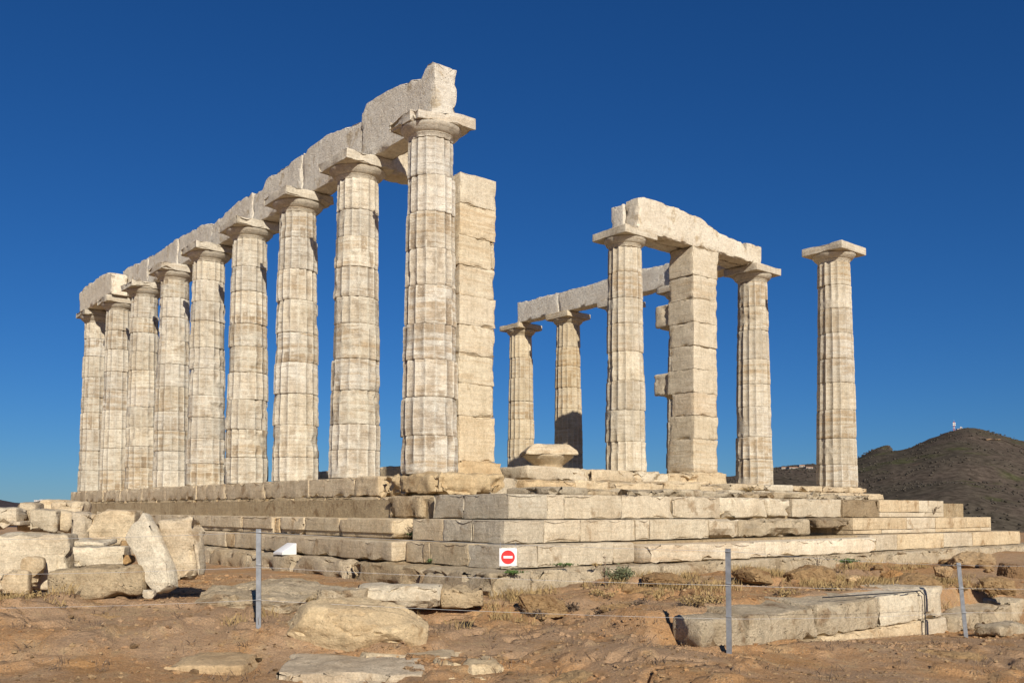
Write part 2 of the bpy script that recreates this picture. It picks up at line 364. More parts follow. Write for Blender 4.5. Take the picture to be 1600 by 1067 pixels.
# ------------------------------------------------------------------ ground: one sheet to the horizon
CP = np.array([  # x, y, height relative to the eye
 (0,4,-1.5),(-4,4,-1.45),(4,4,-1.5),(-8,5,-1.3),(8,5,-1.5),
 (0,7.5,-1.42),(-4,7.5,-1.33),(4,7.5,-1.45),(-2.41,8.8,-1.19),(1.45,8.3,-1.18),(1.94,8.2,-1.25),(2.45,8.15,-1.35),(-1.5,8.75,-1.28),(-1.4,7.9,-1.41),(-.5,7.9,-1.42),(-2.4,7.9,-1.38),(-.45,9.7,-1.26),
 (.7,10.15,-1.19),(.75,10.9,-.99),(1.64,11.8,-.90),(2.83,13.6,-.92),(5.5,17.2,-.87),(9.8,21.5,-.80),
 (3.5,12.5,-.95),(2.75,9.95,-1.08),(3.5,11.0,-1.0),(4.6,12.0,-1.02),(4.5,10.3,-1.50),(5.9,11.5,-1.55),(2.9,8.0,-1.41),(5.2,9.2,-1.46),(7,11.5,-1.52),(1.3,8.7,-1.27),
 (5.6,13.2,-1.1),(7.2,14.6,-1.15),(8,15,-1.07),(9,17.5,-1.0),(10,13,-1.25),(11,22,-.96),
 (-3.88,9.8,-1.0),(-5.1,10,-.97),(-4.4,8.6,-1.14),(-5.0,9.2,-.95),(-6.5,9.2,-.85),(-3.2,9.3,-1.06),(-4.3,14,-1.02),(-5.5,17.5,-1.05),(-1.8,12.5,-1.03),
 (-2.6,10.6,-1.02),(-7,14,-1.0),(-10,14,-1.0),(-10,20,-1.05),(-16,28,-1.1),(-25,30,-1.4),(-.2,11.2,-1.02),(.3,12,-1.0),(0,20,-1.05),(5,25,-1.0),(14,30,-1.0),(0,30,-1.05),(-8,30,-1.2),(-14,9,-.8),(14,10,-1.3),(20,18,-1.2)], float)
WDX, WDY = math.cos(math.atan2(3.63, 4.13)), math.sin(math.atan2(3.63, 4.13))
def ground_base(x, y):
    x = np.asarray(x, float); y = np.asarray(y, float); num = 0; den = 0
    for cx, cy, cz in CP:
        d2 = (x - cx) ** 2 + (y - cy) ** 2
        w = 1.0 / (d2 + 0.10) ** 2; num = num + w * cz; den = den + w
    return EYE + num / den
def gz(x, y):
    x = np.asarray(x, float); y = np.asarray(y, float)
    P = np.stack([x, y, np.zeros_like(x)], -1)
    z = ground_base(x, y)
    # the reddish bank under the east front is rubbly; the trodden foreground is smoother
    bank = np.exp(-(((x - 1.2) * 0.72 - (y - 10.6) * 0.0) ** 2) * 0.02) * sstep(0.3, 1.2, x + 0.4) * sstep(9.6, 10.3, y - 0.25 * (x - .7)) * (1 - sstep(13.0, 16, y - 0.9 * (x - 1)))
    z = z + 0.035 * fbm(P, 0.9, 4, 3) + 0.022 * fbm(P, 3.0, 4, 9)
    rid = 1 - np.abs(fbm(P, 1.5, 4, 21)) * 2
    z = z + bank * (0.075 * fbm(P, 2.4, 5, 31, 0.6) + 0.05 * np.maximum(0, rid - 0.3))
    edge = np.exp(-((y - 10.55 - .12 * x) / .38) ** 2) * sstep(-.5, .1, x) * (1 - sstep(2.2, 2.9, x))
    z = z - edge * 0.20 * sstep(0.12, 0.38, fbm(P * np.array([1.5, .8, 1]), 2.3, 4, 37)) + edge * .06 * fbm(P, 3.6, 4, 39)
    z = z - bank * 0.11 * sstep(0.22, 0.42, fbm(P, 1.7, 4, 45))
    left = sstep(-2.2, -3.4, x) * (1 - sstep(9.4, 10.2, y)) * sstep(7.0, 7.6, y)
    z = z + left * 0.06 * fbm(P, 1.8, 5, 41, 0.6)
    # small terraced ledges of outcrop in the foreground
    led = fbm(P, 1.1, 3, 51); z = z + 0.05 * (sstep(0.08, 0.11, led) + sstep(0.28, 0.31, led)) * (1 - sstep(9.5, 10.5, y))
    z = z + 0.012 * fbm(P, 7.5, 3, 61, .6)
    # dark slits and cracks in the bedrock
    sl = np.abs(fbm(P * np.array([.55, 1.5, 1]) + 3, 1.3, 3, 63)); z = z - 0.11 * sstep(.030, .006, sl) * sstep(.05, .3, fbm(P, .8, 2, 65) + .1) * sstep(3.2, 3.6, y)
    # the foundation wall retains the bank: low ground before it, higher behind
    du = (x - 1.56) * WDX + (y - 8.57) * WDY; dv = (x - 1.56) * WDY - (y - 8.57) * WDX
    fr = -1.30 - .30 * np.clip(du / 5.5, 0, 1.3)
    k = sstep(-.5, -.3, dv) * (1 - sstep(.15, .45 + 1.0 * sstep(.9, 2.2, du), dv)) * sstep(-.5, .2, du) * (1 - sstep(8.0, 8.6, du))
    z = z * (1 - k) + k * (EYE + fr + .014 * fbm(P, 5, 3, 71))
    k = sstep(-.45, -.65, dv) * (1 - sstep(.9, 1.7, -dv)) * sstep(0, .3, du) * (1 - sstep(5.4, 5.9, du))
    z = z * (1 - k) + k * (EYE - 1.00 + .05 * fbm(P, 3, 4, 73))
    r = np.sqrt(x ** 2 + (y - 16) ** 2)
    z = z - 58 * sstep(38, 420, r)
    return z
def spaced(lo, hi, step, far, grow=1.16):
    a = list(np.arange(lo, hi, step)); s = step; v = a[-1]
    while v < far: s *= grow; v += s; a.append(v)
    s = step; v = a[0]
    while v > -far: s *= grow; v -= s; a.insert(0, v)
    return np.array(a)
gx = spaced(-6.0, 8.0, 0.034, 9000); gy = np.concatenate([np.array([-9000, -3000, -1000, -300, -100, -40, -15, -6, -2, 0, 2, 4, 5, 5.8, 6.4]), spaced(6.8, 14.5, 0.036, 9000)[spaced(6.8, 14.5, 0.036, 9000) >= 6.8]])
GX, GY = np.meshgrid(gx, gy); GZ = gz(GX, GY)
tag(mk("ground", grid_mesh("ground", GX, GY, GZ, M['soil'])), kind="structure")
def gp(x, y, dz=0.0): return Vector((x, y, float(gz(np.array([x]), np.array([y]))[0]) + dz))

# ------------------------------------------------------------------ hills
def hill(name, ridge, d_foot, d_ridge, z_foot, mat, seed, rough=9.0, na=420, nr=110, a_pad=0.25):
    rp = np.array(ridge, float); ang = np.arctan((rp[:, 0] - 800) / 1439.74); zt = (797 - rp[:, 1]) / 1439.74 * d_ridge
    A = np.linspace(ang[0] - 1e-6, ang[-1] + 1e-6, na); H = np.interp(A, ang, zt)
    rr = np.concatenate([np.linspace(0, 1, nr), 1 + np.linspace(0.03, 0.9, 24)])
    RA, RR = np.meshgrid(A, rr)
    Yd = d_foot + (d_ridge - d_foot) * RR; X = np.tan(RA) * Yd; ker = lambda n: np.exp(-np.linspace(-2, 2, 2 * n + 1) ** 2)
    rows = []
    for q in rr:
        n = int(3 + 60 * np.clip(1 - q, 0, 1)) if q < .985 else 0
        if n: kk = ker(n); kk /= kk.sum(); rows.append(np.convolve(np.pad(H, n, mode='edge'), kk, 'valid'))
        else: rows.append(H)
    HH = np.array(rows)
    up = np.where(RR <= 1, sstep(-0.1, 1.0, RR) ** 1.05, 1 - sstep(1.0, 1.9, RR))
    Z = z_foot + (HH - z_foot) * up
    P = np.stack([X, Yd, Z * 0], -1)
    k = np.clip(4 * RR * np.abs(1.02 - RR) + 0.06, 0.06, 1)
    Z = Z + rough * k * fbm(P, 1 / 160.0, 5, seed) + rough * 0.16 * fbm(P, 1 / 22.0, 4, seed + 3)
    o = mk(name, grid_mesh(name, X, Yd, EYE + Z, mat)); tag(o, kind="structure")
    def zat(px, q):
        a = math.atan((px - 800) / 1439.74); j = int(np.clip(np.searchsorted(A, a), 0, na - 1)); i = int(np.clip(np.searchsorted(rr, q), 0, len(rr) - 1))
        return Vector((X[i, j], Yd[i, j], EYE + Z[i, j]))
    return o, zat, (X, Yd, EYE + Z, rr)
R1 = [(700,800),(1000,768),(1120,748),(1160,744),(1210,733),(1240,729),(1270,727),(1300,728),(1336,722),(1352,714),(1358,706),(1368,703),(1382,702),(1394,706),(1402,709),(1420,702),(1440,694),(1465,685),(1480,679),(1492,675.5),(1500,674),(1513,671.5),(1524,671.5),(1535,674),(1552,680),(1575,686),(1600,692),(1650,700),(1750,712),(1900,735),(2200,780)]
h1, h1at, h1g = hill("hill", R1, 420, 1750, -62, M['hill'], 5, 15.0)
R2 = [(-900,770),(-500,776),(-250,775),(-120,778),(-40,779),(0,782),(12,785),(25,788),(45,788),(62,784),(72,783),(85,786),(100,788),(118,787),(200,790),(400,792),(640,790)]
h2, h2at, h2g = hill("far_hills", R2, 3000, 6000, -62, M['far_hill'], 15, 14.0, na=360, nr=60)
R3 = [(1050,775),(1150,752),(1200,735),(1225,731),(1260,729),(1290,732),(1340,742),(1400,760),(1500,790)]
h3, h3at, h3g = hill("middle_ridge", R3, 500, 1350, -62, M['hill'], 25, 5.0, na=160, nr=60)
def scatter_bushes(name, g, n, seed, smin, smax):
    X, Y, Z, rr = g; rs = np.random.RandomState(seed); D, F = ICO[1]; F = np.array(F); nv = len(D); Vs = []; Fs = []
    keep = rr <= 1.12; ii = np.where(keep)[0]; cnt = 0
    while cnt < n:
        i = ii[rs.randint(len(ii) * 2 // 10, len(ii))]; j = rs.randint(X.shape[1])
        p = np.array([X[i, j], Y[i, j], Z[i, j]]) + rs.uniform(-6, 6, 3) * np.array([1, 1, 0])
        if vnoise(p[None] * np.array([1 / 45., 1 / 45., 0]), seed)[0] + rs.uniform(-.5, .5) < -0.05: continue
        s = rs.uniform(smin, smax); v = D * s * np.array([1.3, 1.3, 0.75]) * (1 + rs.uniform(-.3, .3, (nv, 1))) + p
        Vs.append(v); Fs.append(F + cnt * nv); cnt += 1
    me = mesh_from(name, np.vstack(Vs), np.vstack(Fs).tolist(), M['bush'], None)
    tag(mk(name, me), "dark low scrub bushes covering the hillside", "bushes", kind="stuff")
scatter_bushes("hillside_scrub", h1g, 14000, 3, 0.5, 1.5)
scatter_bushes("ridge_scrub", h3g, 3000, 4, 0.5, 1.7)

# ------------------------------------------------------------------ the temple
NF = 16
def drum_mesh(name, h, r0, r1, seg, seed, dmg, phase, mat, flute_d=0.042):
    n = NF * seg
    zz = np.array([0, 0.006, 0.018, 0.04, 0.075] + list(np.linspace(0.115, h - 0.115, max(4, int(h / 0.05)))) + [h - 0.075, h - 0.04, h - 0.018, h - 0.006, h])
    th = np.arange(n) / n * 2 * np.pi
    TH, ZZ = np.meshgrid(th, zz); R = r0 + (r1 - r0) * ZZ / h
    so = seed * 3.17
    P = np.stack([np.cos(TH) * R, np.sin(TH) * R, ZZ], -1)
    PP = P + so
    u = (TH * NF / (2 * np.pi)) % 1.0; conc = np.sin(np.pi * u)
    wear = sstep(0.34 - dmg, 0.52 - dmg, fbm(PP, 1.9, 4, seed % 83) + 0.12)
    arr = sstep(0.0, 0.5, fbm(PP * np.array([1, 1, .6]), 6.5, 3, seed % 53)) * 0.55        # arris knocked off here and there
    d = flute_d * (R / 0.5)
    r = R - d * conc * (1 - 0.75 * wear) - d * 0.45 * wear - d * 0.35 * arr * (1 - conc) ** 2
    spall = sstep(0.22, 0.42, fbm(PP, 2.3, 4, seed % 47 + 7)) * 0.034 * np.clip(0.3 + dmg * 2.2, 0, 1.0)
    r = r - spall
    r = r + 0.006 * fbm(PP * np.array([1, 1, 5.5]), 3.2, 4, seed % 41) + 0.0035 * fbm(PP, 13, 3, seed % 37)
    e = np.minimum(ZZ, h - ZZ)
    chip = np.maximum(0, fbm(PP * np.array([1, 1, .35]), 3.6, 3, seed % 31) - 0.08)
    r = r - (0.010 * np.exp(-e / 0.007) + 0.06 * chip * np.exp(-e / 0.028))
    V = np.stack([np.cos(TH + phase) * r, np.sin(TH + phase) * r, ZZ], -1).reshape(-1, 3)
    m = len(zz); i = np.arange((m - 1) * n); a = i // n * n; b = i % n; c = (b + 1) % n
    F = np.stack([a + b, a + c, a + n + c, a + n + b], 1).tolist()
    F.append(list(range(n))[::-1]); F.append([(m - 1) * n + k for k in range(n)])
    me = mesh_from(name, V, F, mat, 48)
    at1 = me.attributes.new("conc", 'FLOAT', 'POINT'); at1.data.foreach_set("value", (conc * (1 - 0.6 * wear)).ravel().astype(np.float32))
    uv = np.stack([np.floor(TH * NF / (2 * np.pi)) * 1.0, ZZ * 2.2, np.zeros_like(TH)], -1)
    at2 = me.attributes.new("flute_uv", 'FLOAT_VECTOR', 'POINT'); at2.data.foreach_set("vector", uv.astype(np.float32).ravel())
    return me
def lathe_mesh(name, prof, n, mat, seed, rough=0.006, flute_low=None):
    th = np.arange(n) / n * 2 * np.pi; z = np.array([p[0] for p in prof]); r = np.array([p[1] for p in prof])
    TH, ZZ = np.meshgrid(th, z); R = np.tile(r[:, None], (1, n))
    if flute_low:
        k = sstep(flute_low[1], flute_low[0], ZZ); R = R - 0.026 * k * np.sin(np.pi * ((TH * NF / (2 * np.pi)) % 1))
    P = np.stack([np.cos(TH) * R, np.sin(TH) * R, ZZ], -1) + seed
    R = R + rough * fbm(P, 4, 4, seed % 67) - 0.05 * rough / 0.006 * np.maximum(0, fbm(P, 2.6, 4, seed % 59) - 0.22)
    V = np.stack([np.cos(TH) * R, np.sin(TH) * R, ZZ], -1).reshape(-1, 3)
    m = len(z); i = np.arange((m - 1) * n); a = i // n * n; b = i % n; c = (b + 1) % n
    F = np.stack([a + b, a + c, a + n + c, a + n + b], 1).tolist(); F.append(list(range(n))[::-1]); F.append([(m - 1) * n + k for k in range(n)])
    me = mesh_from(name, V, F, mat, 40)
    return me
def column(s, t, label, group, joints, r0=0.50, r1=0.392, z0=0.0, ztop=6.1, seg=5, dmg=0.1, seed=1, mat='shaft', tint=(1, 1, 1), abw=1.12, chipped=0.06, cut=None, jit=0.012):
    rs = random.Random(seed)
    root = thing("temple_column", label, "column", T(s, t, z0), ANG, group)
    H = ztop - z0; ab_h = 0.20; ech_h = 0.215; neck = 0.17
    hs = H - ab_h - ech_h                        # shaft height
    zs = [0.0] + [j * hs for j in joints] + [hs]
    for i in range(len(zs) - 1):
        a, b = zs[i], zs[i + 1]; h = b - a - 0.004
        ra = r0 + (r1 - r0) * (a / hs) ** 1.08; rb = r0 + (r1 - r0) * (b / hs) ** 1.08; k = 1 + rs.uniform(-0.009, 0.009)
        me = drum_mesh("drum", h, ra * k, rb * k, seg, seed * 40 + i, dmg + rs.uniform(-0.14, 0.16), rs.uniform(-0.02, 0.02), M[mat])
        v = rs.uniform(-0.09, 0.07); w = rs.uniform(-0.03, 0.03)
        o = mk("drum", me, root, (rs.uniform(-jit, jit), rs.uniform(-jit, jit), a + 0.002), (0, 0, 0), tuple(x * (1 + v) * (1 + q) for x, q in zip(tint, (w * .4, 0, -w))))
    re = min(abw * 0.475, 0.54)
    prof = [(0, r1 * 0.975), (0.02, r1 * 0.985), (0.05, r1 + 0.012), (0.062, r1 + 0.02), (0.07, r1 + 0.012), (0.08, r1 + 0.03), (0.11, r1 + 0.075), (0.15, re - 0.03), (0.185, re), (0.205, re + 0.005), (ech_h, re - 0.02)]
    ech = mk("echinus", lathe_mesh("echinus", prof, 64, M['shaft_clean'], seed * 7 + 3, 0.006 + 0.05 * chipped, (0.0, 0.075)), root, (0, 0, hs), (0, 0, 0), tuple(0.97 * x for x in tint))
    ab = block_mesh("abacus", (abw, abw, ab_h), M['shaft_clean'], 0.018, 0.12, 0.008 + chipped * .05, chipped, 3, seed * 13 + 5, post=cut)
    mk("abacus", ab, root, (0, 0, hs + ech_h + ab_h / 2), (0, 0, 0), tuple(0.98 * x for x in tint))
    return root
def rjoints(rs, n):
    w = [rs.uniform(0.8, 1.2) for _ in range(n)]; tot = sum(w); c = 0; o = []
    for x in w[:-1]: c += x / tot; o.append(c)
    return o
SG = "columns of the long left colonnade"
ordn = ["second", "third", "fourth", "fifth", "sixth", "seventh", "eighth"]
near_j = [0.112, 0.225, 0.335, 0.44, 0.555, 0.665, 0.775, 0.885]
def chew(V):                                   # broken near edges of the first abacus
    k = sstep(0.1, 0.5, -V[:, 1]) * sstep(-0.3, 0.5, -V[:, 0]); V = V.copy()
    V[:, 1] += 0.17 * k * (1 + 0.35 * fbm(V, 2, 2, 8)); V[:, 0] += 0.05 * k; V[:, 2] -= 0.05 * k * (V[:, 2] > 0); return V
column(0, 0, "tallest nearest column of the left row, its chipped capital under the broken beam end", SG, near_j, seg=8, dmg=0.02, seed=11, chipped=0.06, cut=chew, abw=1.1)
for i in range(1, 9):
    rs = random.Random(700 + i)
    lab = ("%s column from the near end of the left colonnade" % ordn[i - 1]) if i < 8 else "farthest leftmost column of the left colonnade, at the platform's far end"
    v = 1 - 0.012 * i
    column(2.52 * i, 0, lab, SG, rjoints(rs, rs.choice([9, 10, 10])), seg=7 if i < 4 else 5, dmg=[0, .10, .16, .14, .2, .14, .1, .0, .1][i], seed=30 + i, chipped=0.05 + 0.03 * rs.random(), tint=(v, v * 0.995, v * 0.975), jit=0.013)
NG = "columns of the right and rear colonnade"
W0 = 12.5259
def ncol(s, label, seed, seg=5, dmg=-0.1, tint=(1, 1, 1), n=9, j=None, **kw):
    rs = random.Random(seed); column(s, W0, label, NG, j or rjoints(rs, n), r0=0.515, r1=0.405, seg=seg, dmg=dmg, seed=seed, mat='shaft_clean', chipped=0.025, tint=tint, **kw)
ncol(0, "lone column at far right with an intact square capital and nothing on it", 61, 7, -0.12, (1, .985, .95), j=[0.1, 0.215, 0.34, 0.46, 0.565, 0.68, 0.79, 0.895], abw=1.15, ztop=6.16)
ncol(2.52, "column between the square pier and the lone column, holding the right end of the short beam", 62, 6, 0.08, (.99, .97, .93), n=8, ztop=6.13)
ncol(5.04, "column almost hidden behind the square pier, seen through its jagged left edge", 63, 4, 0.0, (.95, .93, .9))
ncol(7.56, "column half hidden behind the left side of the porch column", 64, 4, 0.0, (.95, .93, .9))
ncol(10.08, "rear column behind the fallen capital, its foot in dark shadow", 65, 5, -0.12, (1, .94, .82), n=8)
ncol(12.6, "smallest rear column at the free left end of the low rear beam", 66, 5, -0.12, (1, .94, .82), n=8)
column(2.42, 7.31, "porch column left of the square pier, at the left end of the short raised beam", NG, [0.13, 0.27, 0.40, 0.53, 0.655, 0.77, 0.885], r0=0.50, r1=0.405, z0=0.33, ztop=6.12, seg=7, dmg=0.06, seed=71, mat='shaft_clean', chipped=0.035, tint=(1.02, 1, .95))

# ---- architraves: blocks resting on the columns
def tblock(name, s0, s1, t0, t1, z0, z1, mat, parent=None, origin=None, tint=(1, 1, 1), **kw):
    """block given by temple coordinates; local x = t, local y = s"""
    dims = (t1 - t0, s1 - s0, z1 - z0); me = block_mesh(name, dims, mat, **kw)
    c = ((s0 + s1) / 2, (t0 + t1) / 2, (z0 + z1) / 2)
    if parent is None: o = mk(name, me, None, T(*c), (0, 0, ANG), tint)
    else: o = mk(name, me, parent, (c[1] - origin[1], c[0] - origin[0], c[2] - origin[2]), (0, 0, 0), tint)
    return o
def topcut(s0, s1, z0, z1, prof, amp=0.03, along='s', seed=3):
    """erode the top of a block to a profile [(coordinate, height)] along its length"""
    a = np.array(prof, float); mid = (s0 + s1) / 2; zm = (z0 + z1) / 2; zb = z0 - zm
    def f(V):
        V = V.copy(); u = V[:, 1 if along == 's' else 0] + mid; lim = np.interp(u, a[:, 0], a[:, 1]) - zm + amp * (fbm(V + seed, 3.0, 4, seed) + 0.35 * fbm(V + seed, 8.0, 2, seed + 2))
        k = (V[:, 2] - zb) / (z1 - z0); V[:, 2] = zb + np.clip(k, 0, 1.05) * (lim - zb); return V
    return f
AG = "beam blocks of the left colonnade"
def beam(label, s0, s1, t0, t1, z0, z1, prof, group, along='s', tint=(1, 1, 1), mat='beam', seed=None, amp=0.03, chip=0.07, name="architrave_block"):
    w = topcut(s0 if along == 's' else t0, s1 if along == 's' else t1, z0, z1, prof, amp, along, seed or nseed())
    o = tblock(name, s0, s1, t0, t1, z0, z1, M[mat], None, None, tint, r=0.012, step=0.07, rough=0.014, chip=chip, freq=3.2, warp=w, seed=seed)
    return tag(o, label, "beam", group)
Z = 6.103
g_ = 0.006
beam("highest beam block, its broken near end standing on the tallest column", -.02, 2.50, .05, .52, Z, 7.22, [(-.05, 7.10), (.05, 7.17), (.24, 7.20), (.32, 7.18), (.36, 7.02), (.75, 7.10), (1.3, 7.16), (1.9, 7.20), (2.3, 7.19), (2.5, 7.05)], AG, seed=201, amp=0.02)
beam("beam block with a rising rough top between second and third left columns", 2.52, 5.03, .08, .52, Z, 7.16, [(2.5, 6.90), (2.65, 7.0), (3.3, 7.04), (4.1, 7.13), (4.7, 7.09), (5.1, 7.06)], AG, seed=202)
beam("eroded beam block with a stepped top between third and fourth left columns", 5.05, 7.55, .07, .52, Z, 7.12, [(5, 7.04), (6, 7.04), (6.8, 7.02), (7.05, 6.80), (7.6, 6.87)], AG, seed=203)
beam("beam block with a low sagging top between fourth and fifth left columns", 7.57, 10.07, .05, .52, Z, 7.0, [(7.5, 6.88), (8.4, 6.88), (9.4, 6.78), (10.1, 6.70)], AG, seed=204)
beam("beam block between fifth and sixth left columns", 10.09, 12.59, .08, .52, Z, 7.02, [(10, 6.74), (10.6, 6.90), (11.6, 6.92), (12.6, 6.95)], AG, seed=205)
beam("beam block between sixth and seventh left columns", 12.61, 15.11, .06, .52, Z, 7.02, [(12.6, 6.95), (13.9, 6.93), (15.1, 6.97)], AG, seed=206)
beam("beam block between seventh and eighth left columns, ending beside the rounded far block", 15.13, 17.63, .06, .52, Z, 7.1, [(15.1, 6.95), (15.8, 6.97), (16.8, 7.03), (17.6, 7.04)], AG, seed=207)
beam("rear beam block between eighth and farthest left columns, behind the rounded block", 17.65, 20.75, .06, .52, Z, 7.0, [(17.6, 6.9), (19, 6.9), (20.7, 6.85)], AG, seed=208)
beam("smooth block with rounded near end on the two farthest left columns", 16.95, 20.72, -.44, .03, Z, 6.98, [(16.9, 6.66), (17.1, 6.80), (17.5, 6.90), (18.4, 6.92), (20, 6.92), (20.4, 6.86), (20.72, 6.8)], AG, seed=209, tint=(1.06, 1.03, .97), amp=0.015)
beam("short cross beam running inward from the second left column behind the tallest column", 2.58, 3.02, .55, 2.02, Z, 6.9, [(.5, 6.86), (1.2, 6.82), (2.0, 6.7)], "cross beams of the porch", 't', (1.0, .95, .86), seed=210)
PG = "cross beams of the porch"
beam("big pale curved-top beam spanning porch column, square pier and right column", 2.08, 2.49, 7.42, 12.0, 6.135, 7.0, [(7.4, 6.93), (7.6, 7.0), (8.3, 7.0), (9.0, 6.98), (9.8, 6.9), (10.2, 6.80), (10.5, 6.67), (11.1, 6.64), (11.45, 6.60), (11.7, 6.40), (12.0, 6.20)], PG, 't', (1.05, 1.02, .96), seed=211, amp=0.015)
beam("rear twin slab with broken top behind the curved beam above the porch column", 2.53, 2.93, 7.36, 11.95, 6.135, 6.95, [(7.3, 6.88), (7.7, 6.9), (8.4, 6.82), (9.6, 6.7), (11.0, 6.6), (12, 6.5)], PG, 't', seed=212)
RG = "beam blocks of the rear colonnade"
beam("rear beam block with a free end on the smallest rear column", 10.09, 12.28, 12.09, 12.52, Z, 6.92, [(10, 6.80), (11, 6.83), (11.6, 6.80), (12.3, 6.84)], RG, seed=213)
beam("rear beam block left of the porch column, right of the free-ended block", 7.57, 10.07, 12.09, 12.52, Z, 6.92, [(7.5, 6.83), (8.2, 6.82), (8.8, 6.76), (9.4, 6.82), (10.1, 6.78)], RG, seed=214)
beam("rear beam block seen between the porch column and the square pier", 5.05, 7.55, 12.09, 12.52, Z, 6.92, [(5, 6.78), (5.6, 6.8), (6.3, 6.86), (7.6, 6.78)], RG, seed=215)
beam("beam block with a lit squared end above the right column, behind the curved beam", 2.28, 5.03, 11.95, 12.62, 6.14, 6.85, [(2.2, 6.72), (3, 6.8), (5, 6.76)], RG, seed=216, tint=(1.02, .98, .9))

# ---- piers (antae): courses of blocks
def pier(label, s0, s1, t0, t1, courses, specials, tintf, seed, base):
    rs = random.Random(seed); org = (s0, t0, courses[0] if not base else base[0][4])
    root = thing("masonry_pier", label, "pier", T(*org), ANG, "square piers of the porch")
    for b in base:
        tblock("base_block", b[0], b[1], b[2], b[3], b[4], b[5], M['ashlar'], root, org, b[6], r=0.035, step=0.09, rough=0.02, chip=0.08, post=b[7] if len(b) > 7 else None)
    for i in range(len(courses) - 1):
        a, b = courses[i] + 0.0015, courses[i + 1] - 0.0015
        for (ds0, ds1, dt0, dt1) in specials.get(i, [(0, 0, 0, 0)]):
            j = [rs.uniform(-.012, .012) for _ in range(4)]
            tblock("wall_block", s0 + ds0 + j[0], s1 + ds1 + j[1], t0 + dt0 + j[2], t1 + dt1 + j[3], a, b, M['shaft_clean'], root, org, tintf(i, rs), r=(0.07 if ds0 > .5 else 0.006), step=0.055, rough=0.011, chip=0.04, freq=3.4, lam=0.011)
    return root
flare = lambda V: np.stack([V[:, 0] * (1 + 0.10 * sstep(.05, -.18, V[:, 2])), V[:, 1] * (1 + 0.10 * sstep(.05, -.18, V[:, 2])), V[:, 2]], 1)
pier("broken square pier of pale blocks standing just behind the tallest column", 2.05, 2.85, 2.10, 3.02, [.40, 1.32, 1.98, 2.57, 3.18, 3.78, 4.40, 5.0, 5.66, 6.30],
     {6: [(0, 0, 0, -.12), (0.02, -.3, .82, .0)], 7: [(0, 0, 0, 0)]},
     lambda i, rs: [(1.0, .9, .74), (1.0, .93, .8), (1.0, .94, .82), (1.02, .96, .85), (1.02, .96, .86), (1.03, .98, .88), (1.0, .93, .8), (1.02, .93, .78), (1.02, .98, .9)][i], 5,
     [(1.9, 3.0, 1.75, 3.12, .05, .395, (1.0, .84, .62), flare), (1.82, 3.05, 1.7, 3.2, -.28, .045, (1.02, .87, .66))])
NC = [.38, 1.22, 1.82, 2.40, 3.0, 3.6, 4.2, 4.8, 5.4, 6.125]
pier("tall square pier with two stub blocks jutting from its left side under the curved beam", 2.06, 2.80, 9.42, 10.36, NC,
     {0: [(0, .12, -.02, .02)], 1: [(0, .06, 0, 0)], 3: [(0, .12, 0, 0), (.86, .68, .05, 0.0)], 6: [(0, .1, 0, 0), (.84, .62, .06, 0)], 8: [(-.01, .04, -.02, .06)], 2: [(0, -.04, 0, 0)], 5: [(0, .05, 0, 0)], 7: [(0, .06, 0, 0)]},
     lambda i, rs: (1.0 - .02 * (i < 2), .95 - .03 * (i < 3), .86 - .05 * (i < 3)), 6,
     [(1.92, 2.95, 9.22, 10.55, .02, .375, (1.0, .9, .74), flare), (1.8, 2.9, 9.2, 10.75, -.3, .015, (1.0, .88, .68))])

# ---- stepped platform
ORG = (0.0, 0.0, -1.7)
plat = thing("stepped_platform", "worn stepped stone platform carrying all the columns", "platform", T(*ORG), ANG)
def core(name, poly, z0, z1, tint=(.9, .82, .68)):
    V = [(t - ORG[1], s - ORG[0], z - ORG[2]) for z in (z0, z1) for (s, t) in poly]; n = len(poly)
    F = [[i, (i + 1) % n, n + (i + 1) % n, n + i] for i in range(n)] + [list(range(n))[::-1], [n + i for i in range(n)]]
    mk(name, mesh_from(name, V, F, M['poros'], 30, False), plat, tint=tint)
def rect(s0, s1, t0, t1): return [(s0, t0), (s0, t1), (s1, t1), (s1, t0)]
core("rubble_fill", rect(-3.6, 20.6, -1.4, 13.4), -1.72, -1.05)
core("rubble_fill", rect(-3.1, 20.5, -0.75, 12.7), -1.049, -0.42)
core("rubble_fill", rect(-0.2, 20.4, -0.2, 12.6), -0.419, -0.06)
TI = dict(cream=(1.04, 1.0, .93), grey=(.97, .96, .93), warm=(1.06, .96, .80), tan=(1.06, .98, .85), orange=(1.04, .88, .66), white=(1.14, 1.12, 1.06), new=(1.08, .97, .8), brown=(1.0, .92, .78), dark=(.66, .60, .52), pale=(1.08, 1.05, .98))
def pb(s0, s1, t0, t1, z0, z1, tint='cream', mat='ashlar', **kw):
    d = dict(r=0.008, step=0.10, rough=0.007, chip=0.035); d.update(kw)
    tt = TI[tint] if isinstance(tint, str) else tint; v = 1 + 0.05 * math.sin(s0 * 12.9 + t0 * 7.7 + z0 * 5)
    return tblock("step_block", s0, s1, t0, t1, z0, z1, M[mat], plat, ORG, tuple(x * v for x in tt), **d)
def rebate(hh, h=0.10, d=0.028):              # bottom strip of a block set back behind its face (toward +t)
    def f(V):
        V = V.copy(); k = (V[:, 2] < -hh / 2 + h) & (V[:, 0] < 0); V[k, 0] += d; return V
    return f
R_ = dict(r=0.05, rough=0.03, chip=0.12, step=0.085)         # rough, broken blocks
